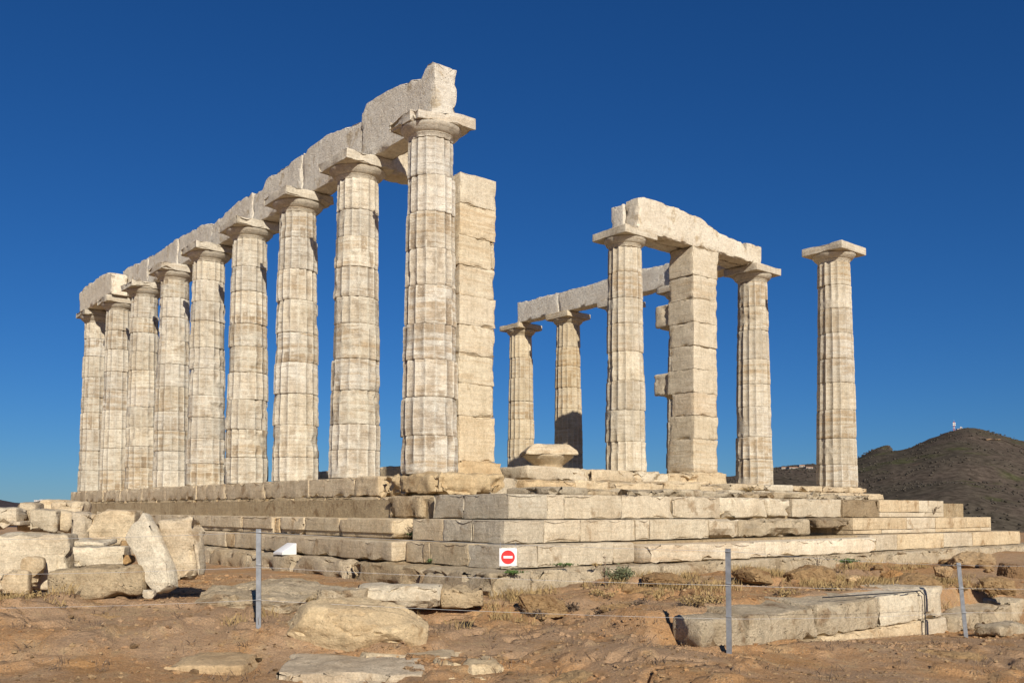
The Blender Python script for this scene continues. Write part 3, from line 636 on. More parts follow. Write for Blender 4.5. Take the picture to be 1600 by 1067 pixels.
# c1: stylobate, south
pb(-1.15, .62, -.62, .75, -.37, 0, (1.02, .88, .66), 'ashlar', r=.07, rough=.06, chip=.16, step=.05, freq=2.4)
pb(.66, 1.50, -.60, .6, -.36, -.005, 'warm', 'ashlar', r=.04, rough=.02, chip=.02, step=.05)
js = [1.53, 3.3, 5.3, 7.4, 9.2, 11.3, 13.2, 15.2, 17.0, 18.9, 20.75]
for a, b in zip(js, js[1:]): pb(a, b - .005, -.57 - .006 * math.sin(a * 3), .6, -.36, -.002 - .012 * abs(math.sin(a * 5)), 'tan', 'ashlar', r=.009, rough=.02, chip=.07, step=.075)
# c2: south
for a, b, tn, m in [(-3.24, -2.22, 'grey', 'ashlar'), (-2.21, -1.42, 'grey', 'ashlar')]: pb(a, b - .003, -.9, -.2, -.715, -.365, tn, m)
pb(-1.38, -1.08, -.80, -.1, -.70, -.38, 'warm', 'poros', **R_)
pb(-1.03, -.06, -.86, -.1, -.715, -.37, 'tan', 'poros', r=.05, rough=.02, chip=.14)
pb(-.03, 1.5, -.64, -.05, -.715, -.37, 'warm', 'ashlar', warp=rebate(.345), zx=(-.073, -.071), chip=.05)
js = [1.52, 2.6, 3.9, 5.2, 6.6, 7.9, 9.3, 10.6, 12, 13.3, 14.7, 16, 17.4, 18.7, 19.6, 20.8]
for a, b in zip(js, js[1:]): pb(a, b - .005, -.585 - .004 * math.sin(a * 7), -.0, -.715, -.363, (1.12, 1.03, .86), 'poros', r=.008, rough=.026, chip=.05, step=.075)
# c2: east
jt = [-.9, .13, 1.3, 2.48, 3.64]
for i, (a, b) in enumerate(zip(jt, jt[1:])): pb(-3.24 - .003 * (i % 2), -2.5, a if i else -.198, b - .003, -.715, -.365, ['cream', 'pale', 'cream', 'cream'][i], 'ashlar')
pb(-3.22, -2.5, 3.65, 5.0, -.715, -.37, 'white', 'ashlar', r=.03, rough=.02, chip=.1)
pb(-3.2, -2.5, 5.02, 5.72, -.70, -.375, 'white', 'ashlar', **R_)
pb(-3.23, -2.5, 5.74, 7.37, -.715, -.37, 'pale', 'ashlar', r=.02, rough=.01)
pb(-3.245, -2.5, 7.40, 8.72, -.715, -.37, (.74, .66, .55), 'poros', chip=.05)
pb(-3.25, -2.5, 8.74, 10.35, -.615, -.365, 'new', 'ashlar', chip=.008, rough=.003); pb(-3.25, -2.5, 8.74, 10.6, -.715, -.619, 'cream', 'ashlar', chip=.008, rough=.003)
pb(-3.25, -2.5, 10.36, 11.44, -.618, -.365, 'pale', 'ashlar', chip=.01, rough=.003); pb(-3.25, -2.5, 10.61, 11.44, -.715, -.622, 'cream', 'ashlar', chip=.008, rough=.003)
# c3: south
js = [-3.52, -2.8, -2.12, -1.34]
for a, b in zip(js, js[1:]): pb(a, b - .003, -1.2, -.5, -1.035, -.725, ('grey' if a < -2.5 else 'tan'), 'ashlar')
pb(-.80, .90, -1.22, -.5, -1.04, -.725, 'warm', 'ashlar', warp=rebate(.315, .09, .03), zx=(-.0685, -.0665), r=.03, chip=.06)
pb(.93, 2.2, -1.2, -.5, -1.04, -.725, 'brown', 'ashlar', warp=rebate(.315, .09, .03), zx=(-.0685, -.0665), r=.02)
pb(2.23, 3.25, -1.2, -.5, -1.04, -.725, 'tan', 'ashlar', warp=rebate(.315, .09, .03), zx=(-.0685, -.0665), r=.03, chip=.06)
pb(3.27, 3.52, -1.185, -.5, -1.04, -.73, 'orange', 'ashlar', r=.02)
js = [3.54, 5.0, 6.6, 8.2, 9.8, 11.4, 13, 14.6, 16.2, 18, 19.5, 20.9]
for a, b in zip(js, js[1:]): pb(a, b - .004, -1.2, -.5, -1.04, -.725, ['tan', 'brown', 'tan'][int(a) % 3], 'ashlar', warp=rebate(.315, .09, .03), zx=(-.0685, -.0665))
# c3: east
jt = [-1.2, .18, 1.31, 1.62, 3.03]
for i, (a, b) in enumerate(zip(jt, jt[1:])): pb(-3.52, -2.9, a if i else -.498, b - .003, -1.035, -.725, ['cream', 'cream', 'cream', 'pale'][i], 'ashlar')
pb(-3.51, -2.9, 3.04, 3.84, -1.035, -.73, 'cream', 'ashlar', r=.05, chip=.1)
pb(-3.46, -2.9, 3.86, 5.98, -1.035, -.74, 'pale', 'poros', r=.05, rough=.04, chip=.14, step=.08)
pb(-3.54, -2.9, 6.10, 7.24, -.905, -.725, 'dark', 'poros', r=.05, rough=.02, chip=.12)
pb(-3.1, -2.8, 6.0, 7.2, -1.035, -.91, 'brown', 'poros')
for a, b, tn in [(7.26, 9.29, 'new'), (9.30, 10.49, 'cream'), (10.50, 11.9, 'new'), (11.91, 13.12, 'new')]: pb(-3.53, -2.9, a, b - .006, -.955, -.725, tn, 'ashlar', chip=.008, rough=.003)
for a, b, tn in [(7.26, 8.3, 'new'), (8.31, 10.49, 'cream'), (10.50, 12.6, 'new')]: pb(-3.53, -2.9, a, b - .006, -1.035, -.959, tn, 'ashlar', chip=.008, rough=.003)
pb(-3.53, -2.9, 12.605, 13.12, -1.035, -.959, 'cream', 'ashlar', chip=.01, rough=.003)
# c4: south
js = [-3.85, -3.13, -2.24]
for a, b in zip(js, js[1:]): pb(a, b - .003, -1.5, -.9, -1.34, -1.045, ('grey' if a < -3.5 else 'brown'), 'ashlar')
pb(-2.23, -2.06, -1.5, -.9, -1.34, -1.05, 'warm', 'ashlar'); pb(-2.04, -1.6, -1.48, -.9, -1.34, -1.05, 'tan', 'ashlar')
pb(-1.56, 2.75, -1.70, -1.0, -1.335, -1.05, (1.02, .95, .84), 'ashlar', r=.02, chip=.05)
js = [2.78, 4.55, 4.98, 6.6, 8.4, 10.2, 12, 13.8, 15.6, 17.4, 19.2, 20.9]
for i, (a, b) in enumerate(zip(js, js[1:])): pb(a, b - .004, -1.52, -.9, -1.335, -1.05, ('orange' if i == 1 else 'brown' if i % 2 else 'tan'), 'ashlar', r=.02)
# c4: east
for a, b, tn in [(-.898, .50, 'cream'), (.51, .95, 'cream')]: pb(-3.85, -3.2, a, b, -1.34, -1.045, tn, 'ashlar', **(dict(r=.05, chip=.12) if a > .5 else {}))
pb(-4.06, -3.42, 1.04, 3.75, -1.345, -1.085, (1.12, 1.04, .93), 'shaft_clean', r=.02, chip=.06); pb(-4.05, -3.42, 3.765, 7.24, -1.345, -1.085, (1.14, 1.08, .98), 'shaft_clean', r=.02, chip=.06)
pb(-3.41, -3.2, .96, 7.25, -1.34, -1.055, 'cream', 'poros', r=.04, rough=.03, chip=.1)
for a, b, tn in [(7.27, 8.27, 'cream'), (8.28, 10.16, 'new'), (10.17, 11.45, 'cream'), (11.46, 13.88, 'new')]: pb(-3.86, -3.2, a, b - .006, -1.34, -1.045, tn, 'ashlar', chip=.012, rough=.004)
# c5: foundation course
js = [-4.2, -2.6, -.6, 1.2, 3.0, 4.9, 6.8, 8.8, 10.8, 12.8, 15, 17, 19, 20.9]
for i, (a, b) in enumerate(zip(js, js[1:])): pb(a, b - .015, -1.92 - .04 * math.sin(a), -1.3, -1.70, -1.35 - .01 * (i % 2), ['pale', 'brown', 'cream', 'pale', 'tan'][i % 5], 'poros', r=.05, rough=.035, chip=.12, step=.085)
jt = [-1.29, -.05, 1.1, 2.3, 3.9, 5.6, 7.4, 9.2, 11, 12.8, 14.6]
for i, (a, b) in enumerate(zip(jt, jt[1:])): pb(-4.22 - .04 * math.sin(a * 2), -3.5, a, b - .015, -1.72, -1.352, 'pale', 'poros', r=.045, rough=.03, chip=.12, step=.085)
# remains of the stylobate bedding, east
js = [.62, 1.5, 2.3, 3.2, 4.3, 5.6, 6.6, 7.8, 9.0, 10.2]
for i, (a, b) in enumerate(zip(js, js[1:])): pb(-2.35 + .1 * math.sin(a * 5), -1.3, a, b - .02, -.37, -.225 - .02 * (i % 3), ['grey', 'tan', 'pale', 'white'][i % 4], 'poros', r=.05, rough=.03, chip=.12, step=.09)
js = [.8, 1.6, 2.9, 3.9, 5.3, 6.5]
for i, (a, b) in enumerate(zip(js, js[1:])): pb(-.55 + .06 * math.sin(a * 3), .6, a, b - .02, -.36, -.03 - .02 * (i % 2), ['cream', 'orange', 'new', 'warm', 'warm'][i], 'ashlar', r=.03, rough=.015, chip=.07)
pb(-.5, .7, 6.52, 7.5, -.36, -.09, 'warm', 'ashlar', r=.08, rough=.04, chip=.12)
# porch stylobate
for a, b, tn, z1 in [(5.42, 7.02, 'tan', .32), (7.05, 7.95, 'white', .325), (7.98, 9.1, 'warm', .30)]: pb(1.62, 3.0, a, b, 0, z1, tn, 'ashlar', r=.06, rough=.03, chip=.13, step=.08)
pb(1.15, 1.9, 5.4, 7.4, -.2, .06, 'tan', 'poros', r=.05, rough=.03, chip=.1); pb(1.1, 1.8, 7.45, 9.1, -.2, .09, 'warm', 'ashlar', r=.09, rough=.05, chip=.14)
# stylobate under the right-hand columns
js = [7.4, 8.6, 9.7, 10.9, 12.1, 12.95]
for i, (a, b) in enumerate(zip(js, js[1:])): pb(-.62, 1.0, a, b - .012, -.15, -.003, ['tan', 'grey', 'brown', 'tan', 'warm'][i], 'ashlar', r=.03, rough=.015, chip=.08)
js = [7.0, 8.3, 9.6, 11.0, 12.2, 13.3]
for i, (a, b) in enumerate(zip(js, js[1:])): pb(-.86, .9, a, b - .012, -.32, -.155, ['pale', 'cream', 'warm', 'tan', 'warm'][i], 'ashlar', r=.025, rough=.012, chip=.07)
js = [1.02, 2.4, 3.9, 5.4, 7.0, 8.5, 10, 11.5, 13.3]
for a, b in zip(js, js[1:]): pb(a, b - .012, 11.9, 13.08, -.36, -.004, 'tan', 'ashlar', r=.03)

# fallen capital on its block, and blocks inside the temple
b = tblock("plinth_block", 1.62, 2.7, 3.55, 5.32, .03, .335, M['ashlar'], None, None, TI['cream'], r=.06, rough=.02, chip=.1)
tag(b, "low pale block with rounded right end under the fallen capital", "stone block")
cap = thing("fallen_capital", "fallen column capital lying upright on a low block in the temple's middle", "capital", T(2.1, 4.55, .335), 0.12)
prof = [(0, .315), (.035, .325), (.06, .335), (.075, .355), (.11, .40), (.16, .465), (.21, .53), (.245, .56), (.26, .55)]
mk("echinus", lathe_mesh("echinus", prof, 64, M['shaft_clean'], 77, .008, (0, .07)), cap, (0, 0, 0), tint=(1, .92, .78))
slope = lambda V: np.stack([V[:, 0] * (1 - .30 * sstep(-.08, .13, V[:, 2])), V[:, 1] * (1 - .30 * sstep(-.08, .13, V[:, 2])), V[:, 2]], 1)
mk("abacus", block_mesh("abacus", (1.14, 1.1, .24), M['shaft_clean'], .02, .07, .012, .06, 3, 414, warp=slope), cap, (0, 0, .375), tint=(.98, .9, .77))
def inner(s0, s1, t0, t1, z0, z1, label, tn='brown'):
    tag(tblock("stone_block", s0, s1, t0, t1, z0, z1, M['ashlar'], None, None, TI[tn], r=.04, rough=.02, chip=.08), label, "stone block")
inner(7.3, 9.3, 4.45, 5.2, -.05, .59, "dark shaded block glimpsed low between the first two left columns", 'brown')
inner(9.0, 10.9, 3.5, 4.2, -.05, .50, "dark shaded block glimpsed low between second and third left columns", 'brown')
inner(3.6, 4.6, 4.0, 4.9, -.05, .23, "small grey block left of the fallen capital's plinth, in shadow", 'grey')

# ------------------------------------------------------------------ loose stones, left foreground
LG = "loose ancient blocks heaped at left"
def loose(name, label, px, py, Y, dims, rot, mat='ashlar', tint='cream', cat="stone block", group=LG, sink=0.0, **kw):
    """px, py: where the middle of its foot shows"""
    d = dict(r=.04, step=.07, rough=.025, chip=.1, freq=2.6); d.update(kw)
    p = at(px, py, Y); me = block_mesh(name, dims, M[mat], **d)
    R = Matrix.Rotation(math.radians(rot[2]), 4, 'Z') @ Matrix.Rotation(math.radians(rot[1]), 4, 'Y') @ Matrix.Rotation(math.radians(rot[0]), 4, 'X')
    zmin = min((R @ Vector(v.co))[2] for v in me.vertices)
    o = mk(name, me, None, (p.x, p.y + dims[1] * .3, p.z - zmin - sink), R.to_euler(), TI[tint] if isinstance(tint, str) else tint)
    return tag(o, label, cat, group)
RR = M['rock']
def bulge(V):
    V = V.copy(); return V
loose("stone_block", "long pitted block with rounded right end lying lowest in the heap", 148, 940, 9.9, (1.0, .55, .36), (0, -3, 10), 'poros', (1.0, .93, .8), r=.09, rough=.03, chip=.05, sink=.02)
loose("stone_block", "big square grey-cream block with flat top, left of the pitted block", 40, 922, 10.45, (.86, .6, .64), (0, 0, 12), 'ashlar', (1.04, 1.0, .92), r=.05, rough=.035, chip=.09, sink=.03)
loose("stone_block", "small tan block at the left edge below the big square block", 20, 933, 10.0, (.28, .28, .27), (0, 0, 14), 'ashlar', 'warm', r=.03)
loose("stone_block", "tan broken block wedged under the big block's left front", 44, 920, 10.12, (.24, .2, .36), (0, 8, 24), 'ashlar', 'warm', r=.04, rough=.03)
loose("stone_block", "small pale squared block resting on the pitted block", 152, 890, 10.35, (.56, .4, .25), (0, 1, 12), 'ashlar', 'pale', r=.025)
loose("stone_slab", "thin pale broken slab lying flat above the squared block", 138, 856, 10.8, (.40, .45, .055), (4, 0, 6), 'ashlar', 'white', "slab", r=.02, chip=.05)
loose("stone_slab", "white pointed slab leaning to the left between loose blocks", 236, 920, 10.0, (.31, .18, .82), (-8, -29, -8), 'ashlar', (1.06, 1.05, 1.01), "slab", r=.012, rough=.022, chip=.06, sink=.06,
      warp=lambda V: np.stack([V[:, 0] * (1 - .5 * sstep(-.15, -.5, V[:, 2])) - .04 * sstep(.1, .45, V[:, 2]), V[:, 1] * (1 - .3 * sstep(.1, .5, V[:, 2])), V[:, 2] + .45 * V[:, 0] * sstep(0, .4, V[:, 2])], 1))
loose("stone_block", "cream broken block standing on end, right of the leaning white slab", 284, 910, 10.2, (.42, .34, .70), (0, -9, -6), 'ashlar', (1.06, 1, .9), r=.05, rough=.035, chip=.10)
loose("stone_block", "large ochre rough block with white top behind the squared block", 172, 856, 11.6, (.60, .55, .47), (0, 0, 8), 'ashlar', 'warm', r=.06, rough=.04)
loose("stone_block", "upright grey-veined block left of the large ochre block", 124, 846, 11.9, (.27, .45, .37), (0, 3, 18), 'ashlar', (1.0, .96, .9), r=.03)
loose("stone_block", "tilted tan block with rounded top behind the big square block", 97, 838, 12.4, (.36, .5, .34), (0, 10, 0), 'ashlar', 'tan', r=.09, rough=.03)
loose("stone_block", "grey block with one broken brown corner behind the big square block", 66, 834, 12.2, (.36, .5, .30), (0, 3, 14), 'ashlar', (.9, .86, .78), r=.04)
loose("stone_block", "tallest domed block on the skyline at left", 38, 832, 12.6, (.32, .5, .42), (0, 0, 10), 'ashlar', (.98, .92, .82), r=.11, rough=.03)
loose("stone_block", "pale squared block cut by the photo's left edge", 2, 823, 12.2, (.42, .4, .23), (0, 0, 5), 'ashlar', 'cream', r=.02)
loose("stone_slab", "thin slab under the pale block at the left edge", 4, 832, 12.0, (.5, .5, .06), (0, 0, 5), 'ashlar', 'cream', "slab", r=.015)
loose("stone_block", "pale small block showing over the skyline behind the heap", 82, 812, 15.5, (.5, .5, .30), (0, 0, 12), 'ashlar', 'warm', r=.09)
loose("stone_block", "low tan block on the skyline right of the domed block", 104, 815, 14.5, (.5, .6, .30), (0, 0, 12), 'ashlar', 'tan', r=.07)
def pebble(label, px, py, Y, dims, tint='cream', mat='ashlar', rz=0, name="stone", cat="stone", group=None, sub=3, **kw):
    p = at(px, py, Y); me = rock_mesh(name, dims, M[mat], sub, **kw)
    o = mk(name, me, None, (p.x, p.y + dims[1] * .25, p.z + dims[2] * .38), (0, 0, math.radians(rz)), TI[tint] if isinstance(tint, str) else tint)
    return tag(o, label, cat, group)
pebble("small white stone on the ground right of the pitted block", 232, 936, 9.75, (.15, .12, .11), 'white')
pebble("ochre stone tucked under the foot of the leaning slab", 215, 922, 10.1, (.2, .16, .13), 'orange', 'rock')
pebble("small orange wedge stone above the ochre one, left of the leaning slab", 228, 905, 10.15, (.15, .14, .11), 'orange', 'rock')
pebble("square ochre stone between the squared block and the leaning slab", 199, 882, 10.4, (.15, .14, .13), 'orange', 'rock')
pebble("little tan stone perched beside the thin slab", 193, 858, 10.7, (.12, .12, .12), 'warm', 'rock')
# flat rough rock, boulder and blocks before the left steps
def rock(label, px, py, Y, dims, rz, tint='cream', mat='rock', name="rock", cat="rock", group=None, sub=5, tilt=(0, 0), lift=.36, **kw):
    p = at(px, py, Y); me = rock_mesh(name, dims, M[mat], sub, **kw)
    o = mk(name, me, None, (p.x, p.y + dims[1] * .35, p.z + dims[2] * lift), (math.radians(tilt[0]), math.radians(tilt[1]), math.radians(rz)), TI[tint] if isinstance(tint, str) else tint)
    return tag(o, label, cat, group)
rock("broad flat weathered slab of grey-tan rock behind the left fence post", 388, 962, 9.6, (1.65, 1.5, .42), -14, (1.05, 1.0, .9), 'poros', tilt=(5, 0), rough=.12, facets=14, boxy=1.0, strata=.08, lift=.22)
rock("large rounded tan boulder right of the left fence post", 540, 1016, 8.5, (1.5, 1.1, .60), 4, (1.02, .90, .70), 'ashlar', tilt=(5, 3), rough=.07, facets=20, boxy=.15, lift=.24, seed=1210)
rock("rough white rock joining the flat slab and the long pale block", 525, 958, 10.0, (.75, .6, .32), -6, 'pale', 'poros', rough=.08)
loose("stone_block", "long smooth pale block lying before the left steps", 622, 947, 10.25, (.95, .5, .25), (0, 0, -3), 'ashlar', 'pale', group="blocks lying before the left steps", r=.025, sink=.03)
loose("stone_block", "tan block continuing right from the long pale block", 722, 948, 10.4, (.50, .5, .25), (0, 0, 3), 'poros', 'warm', group="blocks lying before the left steps", r=.06, rough=.04, sink=.03)
def flat(label, px, Y, ztop, dims, rz, tint, mat='ashlar', tilt=(0, 0), cat="slab", **kw):
    me = block_mesh("stone_slab", dims, M[mat], **dict(dict(r=.03, step=.06, rough=.035, chip=.14, freq=2.2), **kw))
    return tag(mk("stone_slab", me, None, ((px - 800) / 1439.74 * Y, Y, EYE + ztop - dims[2] / 2), (math.radians(tilt[0]), math.radians(tilt[1]), math.radians(rz)), tint), label, cat, "flat slabs bedded in the foreground soil")
flat("grey flat slab bedded in the soil at bottom centre", 555, 7.98, -1.315, (1.2, .9, .4), 5, (.92, .86, .78), 'ashlar', (1, 1))
flat("low pale slab behind the grey flat slab at bottom centre", 640, 8.52, -1.30, (.95, .6, .3), -5, (1.0, .92, .78), 'ashlar', (2, 1))
flat("rounded tan slab at the bottom edge right of the grey flat slab", 738, 7.9, -1.285, (.62, .8, .4), 12, (1.04, .92, .72), 'ashlar', (2, 2), r=.1)
flat("ochre slab flush with the ground left of the grey flat slab", 345, 8.05, -1.285, (.7, .6, .3), -8, (.9, .74, .54), 'ashlar', (2, -1))
rock("jagged brown outcrop with dark crack in the centre foreground", 930, 1066, 8.1, (.95, .9, .42), -16, (.95, .88, .76), 'rock', tilt=(9, -9), rough=.16, facets=18, strata=.12, lift=.14)
rock("low brown outcrop at the bottom edge below the jagged one", 880, 1092, 7.5, (.9, .6, .3), -10, (.9, .84, .74), 'rock', tilt=(7, -6), rough=.16, facets=14, strata=.12, lift=.16)
rock("brown outcrop swelling behind the right foreground", 1480, 1052, 8.7, (1.5, .9, .34), 10, (.93, .84, .7), 'rock', rough=.15, facets=14, lift=.0)
rock("broad brown outcrop sloping at the left edge", 40, 1000, 8.9, (1.7, 1.2, .42), -14, (.9, .8, .68), 'rock', tilt=(6, 8), rough=.13, facets=12, strata=.1, lift=.2)
rock("flat ochre rock in the ground left of the fence post", 335, 995, 9.0, (.95, .8, .22), -10, (1.0, .92, .76), 'rock', tilt=(5, 3), rough=.11, facets=12, lift=.1)
rock("ochre rock between the left outcrop and the flat rock", 160, 985, 9.2, (.75, .6, .26), 8, (1.0, .9, .74), 'rock', rough=.12, facets=12, lift=.12)
# rubble in the bank before the right steps
BG = "rocks half buried in the reddish bank"
def bank(label, px, py, Y, dims, rz=0, tint=(.86, .77, .64), **kw):
    rock(label, px, py, Y, tuple(d * q for d, q in zip(dims, (.85, .8, .95))), rz, tint, 'rock', group=BG, **dict(dict(rough=.15, facets=18, sub=5, lift=.02, boxy=.3, tilt=(6, 5)), **kw))
bank("flat brown rock beside the grey shrub", 1045, 908, 11.9, (.85, .5, .22), -6, strata=.08)
bank("overhanging brown rock above a dark hollow right of the middle post", 1268, 907, 12.6, (.9, .6, .42), -8)
bank("rounded orange rock left of the right post", 1400, 906, 13.3, (.45, .4, .32), 0, (1.05, .8, .55))
bank("brown rock right of the middle post near its top", 1180, 900, 12.3, (.6, .5, .26), 14)
bank("dark brown rock at the right edge below the steps' end", 1592, 898, 14.8, (.5, .5, .42), 10, (.6, .5, .42))
bank("pale rock near the top of the right post", 1478, 893, 14.0, (.35, .3, .2), 0, (1.2, 1.1, .98))
bank("grey rock half buried under the right end of the steps", 1530, 878, 16.5, (1.2, .7, .4), 10, (1.0, .96, .9))
bank("ochre rock in the bank left of the middle post", 1010, 930, 11.3, (.7, .4, .18), -4, (1.0, .86, .66))
bank("long brown rock behind the low wall's right end", 1440, 915, 13.0, (1.0, .6, .3), 5)
bank("white stone showing in the bank beyond the low wall", 1335, 905, 12.9, (.3, .25, .14), 0, (1.5, 1.45, 1.35))
bank("tan rock in the bank at far right beside the second wall", 1565, 915, 13.6, (.6, .5, .3), 0)
bank("rough rock under the dark hollows below the corner step", 850, 950, 10.3, (.7, .4, .3), -5)
bank("brown rock in the bank's broken edge left of the low wall", 985, 962, 10.0, (.8, .4, .28), -12)
bank("pale crumbled rock at the low wall's left foot", 1042, 975, 9.5, (.22, .2, .14), 0, (1.2, 1.1, .95))

sm = [rock_mesh("bank_stone", (1, .8, .7), M['rock'], 3, 12, .16, 2.6, 900 + k) for k in range(5)]
rb = random.Random(77); placed = 0
while placed < 60:
    x = rb.uniform(.2, 8.8); y = 10.3 + .55 * max(x, 0) + rb.uniform(0, 3.2)
    tt = Vector((x + 1.4012, y - 15.5889)); s_ = tt.x * WX[0] + tt.y * WX[1]
    dv = (x - 1.56) * WDY - (y - 8.57) * WDX; du = (x - 1.56) * WDX + (y - 8.57) * WDY
    if s_ > -4.5 or (-1.1 < dv < .3 and du > -.3): continue
    q = .05 + .20 * rb.random() ** 2.2; v = rb.uniform(.8, 1.15)
    o = mk("bank_stone", sm[placed % 5], None, gp(x, y, q * .12), (rb.uniform(-.4, .4), rb.uniform(-.4, .4), rb.uniform(0, 6.28)), (.92 * v, .82 * v, .68 * v)); o.scale = (q * 1.2, q, q)
    tag(o, "small tan stone lying half buried in the reddish bank before the steps", "stone", "small stones in the reddish bank"); placed += 1
# low foundation wall, right foreground: direction follows the temple front
def wall(name, label, p0, p1, z0, courses, thick, cat="wall"):
    d = Vector((p1[0] - p0[0], p1[1] - p0[1], 0)); L = d.length; rz = math.atan2(d.y, d.x)
    root = thing(name, label, cat, (p0[0], p0[1], z0), rz)
    for (a, b, za, zb, back, tint, mat, kw) in courses:
        th = thick if a > 1 else thick * .5
        me = block_mesh("wall_block", (b - a, th - back, zb - za), M[mat], **dict(dict(r=.04, step=.075, rough=.03, chip=.1), **kw))
        mk("wall_block", me, root, ((a + b) / 2, back + (th - back) / 2, (za + zb) / 2), (0, 0, 0), TI[tint] if isinstance(tint, str) else tint)
    return root
wA = Vector((1.56, 8.57, 0)); wB = Vector((5.69, 12.2, 0))
L = math.hypot(wB.x - wA.x, wB.y - wA.y)
def ftop(V):
    V = V.copy(); k = sstep(.0, .18, V[:, 2]); V[:, 2] += k * 0.035 * fbm(V, 2.2, 4, 19) - k * .03 * sstep(.1, -.3, V[:, 1]); return V
wz = EYE - 1.62
wall("foundation_wall", "long rough cream foundation wall running back from the middle fence post", (wA.x, wA.y), (wB.x, wB.y), wz,
     [(.38, 1.1, .22, .60, .02, 'pale', 'poros', dict(r=.06, rough=.04, chip=.10, warp=ftop)), (1.103, 2.4, .22, .60, .0, 'pale', 'poros', dict(r=.025, rough=.022, chip=.06, warp=ftop)),
      (2.403, L * .68, .235, .62, .01, 'pale', 'poros', dict(r=.03, rough=.026, chip=.08, warp=ftop)), (L * .69, L * .875, .235, .60, .0, 'white', 'ashlar', dict(r=.03, rough=.012)),
      (L * .877, L, .235, .64, -.01, 'cream', 'ashlar', dict(r=.03, rough=.015)),
      (.3, L * .45, -.15, .218, -.012, 'new', 'poros', dict(r=.012, rough=.012, chip=.05)), (L * .452, L * .876, -.15, .233, -.014, 'new', 'ashlar', dict(r=.012, rough=.01, chip=.05)), (L * .878, L + .12, -.15, .233, -.005, 'cream', 'ashlar', dict(r=.03, rough=.02))], .85)
dW = (wB - wA).normalized(); wC = wB + dW * .2; wD = wB + dW * 3.6; L2 = 3.4
wall("foundation_wall", "lower pale wall continuing off the right edge behind the right post", (wC.x, wC.y), (wD.x, wD.y), wz,
     [(0, 1.0, -.05, .24, 0.02, 'pale', 'poros', dict(rough=.05, warp=ftop, r=.06)), (1.01, 2.1, -.05, .27, .0, 'pale', 'poros', dict(rough=.045, warp=ftop, r=.05)), (2.11, L2, -.05, .30, .02, 'white', 'poros', dict(rough=.04, r=.05))], .8)
loose("stone_block", "low pale slab at the right edge before the lower wall", 1575, 992, 11.7, (.9, .4, .15), (0, 0, 36), 'poros', 'white', group="slabs beside the lower wall", r=.05, rough=.04)
# black cable over the low wall
cz = wz; ca, cb = wA, wB; dr = (cb - ca).normalized(); nr = Vector((dr.y, -dr.x, 0))
def wp(u, off, z): q = ca + dr * (u * L) + nr * off; return (q.x, q.y, z)
tag(mk("cable", tube_mesh("cable", [wp(.50, -.15, cz + .64), wp(.66, -.02, cz + .635), wp(.78, .02, cz + .62), wp(.87, .02, cz + .615), wp(.885, .035, cz + .56), wp(.888, .035, cz + .3), wp(.889, .035, cz + .0)], .007, M['cable'], 8)), "thin black cable bent over the low foundation wall", "cable")

# ------------------------------------------------------------------ fence, sign, panel
def post(label, base, height, lean, rz):
    root = thing("fence_post", label, "fence post", base, rz, "metal posts of the wire fence")
    w, d, th = .045, .03, .005                  # thin U-channel, open to the back
    V = []; F = []
    prof = [(-w/2, -d/2), (w/2, -d/2), (w/2, d/2), (w/2 - th, d/2), (w/2 - th, -d/2 + th), (-w/2 + th, -d/2 + th), (-w/2 + th, d/2), (-w/2, d/2)]
    for z in (-.1, height): V += [(x + lean[0] * max(z, 0), y + lean[1] * max(z, 0), z) for x, y in prof]
    n = len(prof); F = [[i, (i + 1) % n, n + (i + 1) % n, n + i] for i in range(n)] + [[7, 6, 5, 0], [5, 4, 1, 0], [4, 3, 2, 1], [n + 0, n + 5, n + 6, n + 7], [n + 0, n + 1, n + 4, n + 5], [n + 1, n + 2, n + 3, n + 4]]
    mk("channel", mesh_from("channel", V, F, M['galv'], 30, False), root)
    for z in (height * .97, height * .66, height * .33):
        mk("wire_clip", block_mesh("wire_clip", (.05, .008, .014), M['galv'], .003, .05, 0, 0), root, (lean[0] * z, -d/2 - .004 + lean[1] * z, z))
    return root
P1 = at(405, 992, 8.8); P2 = at(1140, 1015, 8.2); P3 = at(1511, 993, 11.3); P0 = at(-260, 1010, 8.5); P4 = at(1830, 985, 12.2)
post("left grey metal fence post beside the flat slab", P1, 1.0, (-.015, 0), .1)
post("middle grey metal fence post before the low wall", P2, .897, (-.004, 0), -.35)
post("right leaning dark metal fence post behind the low wall", P3, .90, (-.085, 0), -.3)
post("metal fence post beyond the photo's left edge", P0, 1.0, (0, 0), .1)
post("metal fence post beyond the photo's right edge", P4, .95, (0, 0), -.3)
def span(a, b, sag, n=14): return [tuple(Vector(a).lerp(Vector(b), i / n) - Vector((0, 0, sag * 4 * (i / n) * (1 - i / n)))) for i in range(n + 1)]
def strand(label, hs, sags, mat, r=.0016):
    pts = []
    lean = {0: (0, 0), 1: (-.015, 0), 2: (-.004, 0), 3: (-.085, 0), 4: (0, 0)}
    tops = [Vector((p.x + lean[i][0] * h, p.y - .026, p.z + h)) for i, (p, h) in enumerate(zip((P0, P1, P2, P3, P4), hs))]
    for i in range(4): pts += span(tops[i], tops[i + 1], sags[i])[0 if i == 0 else 1:]
    tag(mk("fence_wire", tube_mesh("fence_wire", pts, r, M[mat], 6)), label, "wire", "wires strung between the fence posts")
    return tops
tw = strand("topmost fence wire, carrying the red no-entry sign", (.97, .97, .875, .87, .9), (.03, .02, .02, .02), 'wire')
strand("middle fence wire of the three", (.65, .64, .575, .59, .6), (.03, .02, .02, .02), 'rope')
strand("lowest fence wire of the three, close to the ground", (.34, .33, .28, .30, .3), (.03, .02, .02, .02), 'rope')
q = (794 - 405) / (1140 - 405); sp = Vector(tw[1]).lerp(Vector(tw[2]), 0.549) - Vector((0, 0, .02))
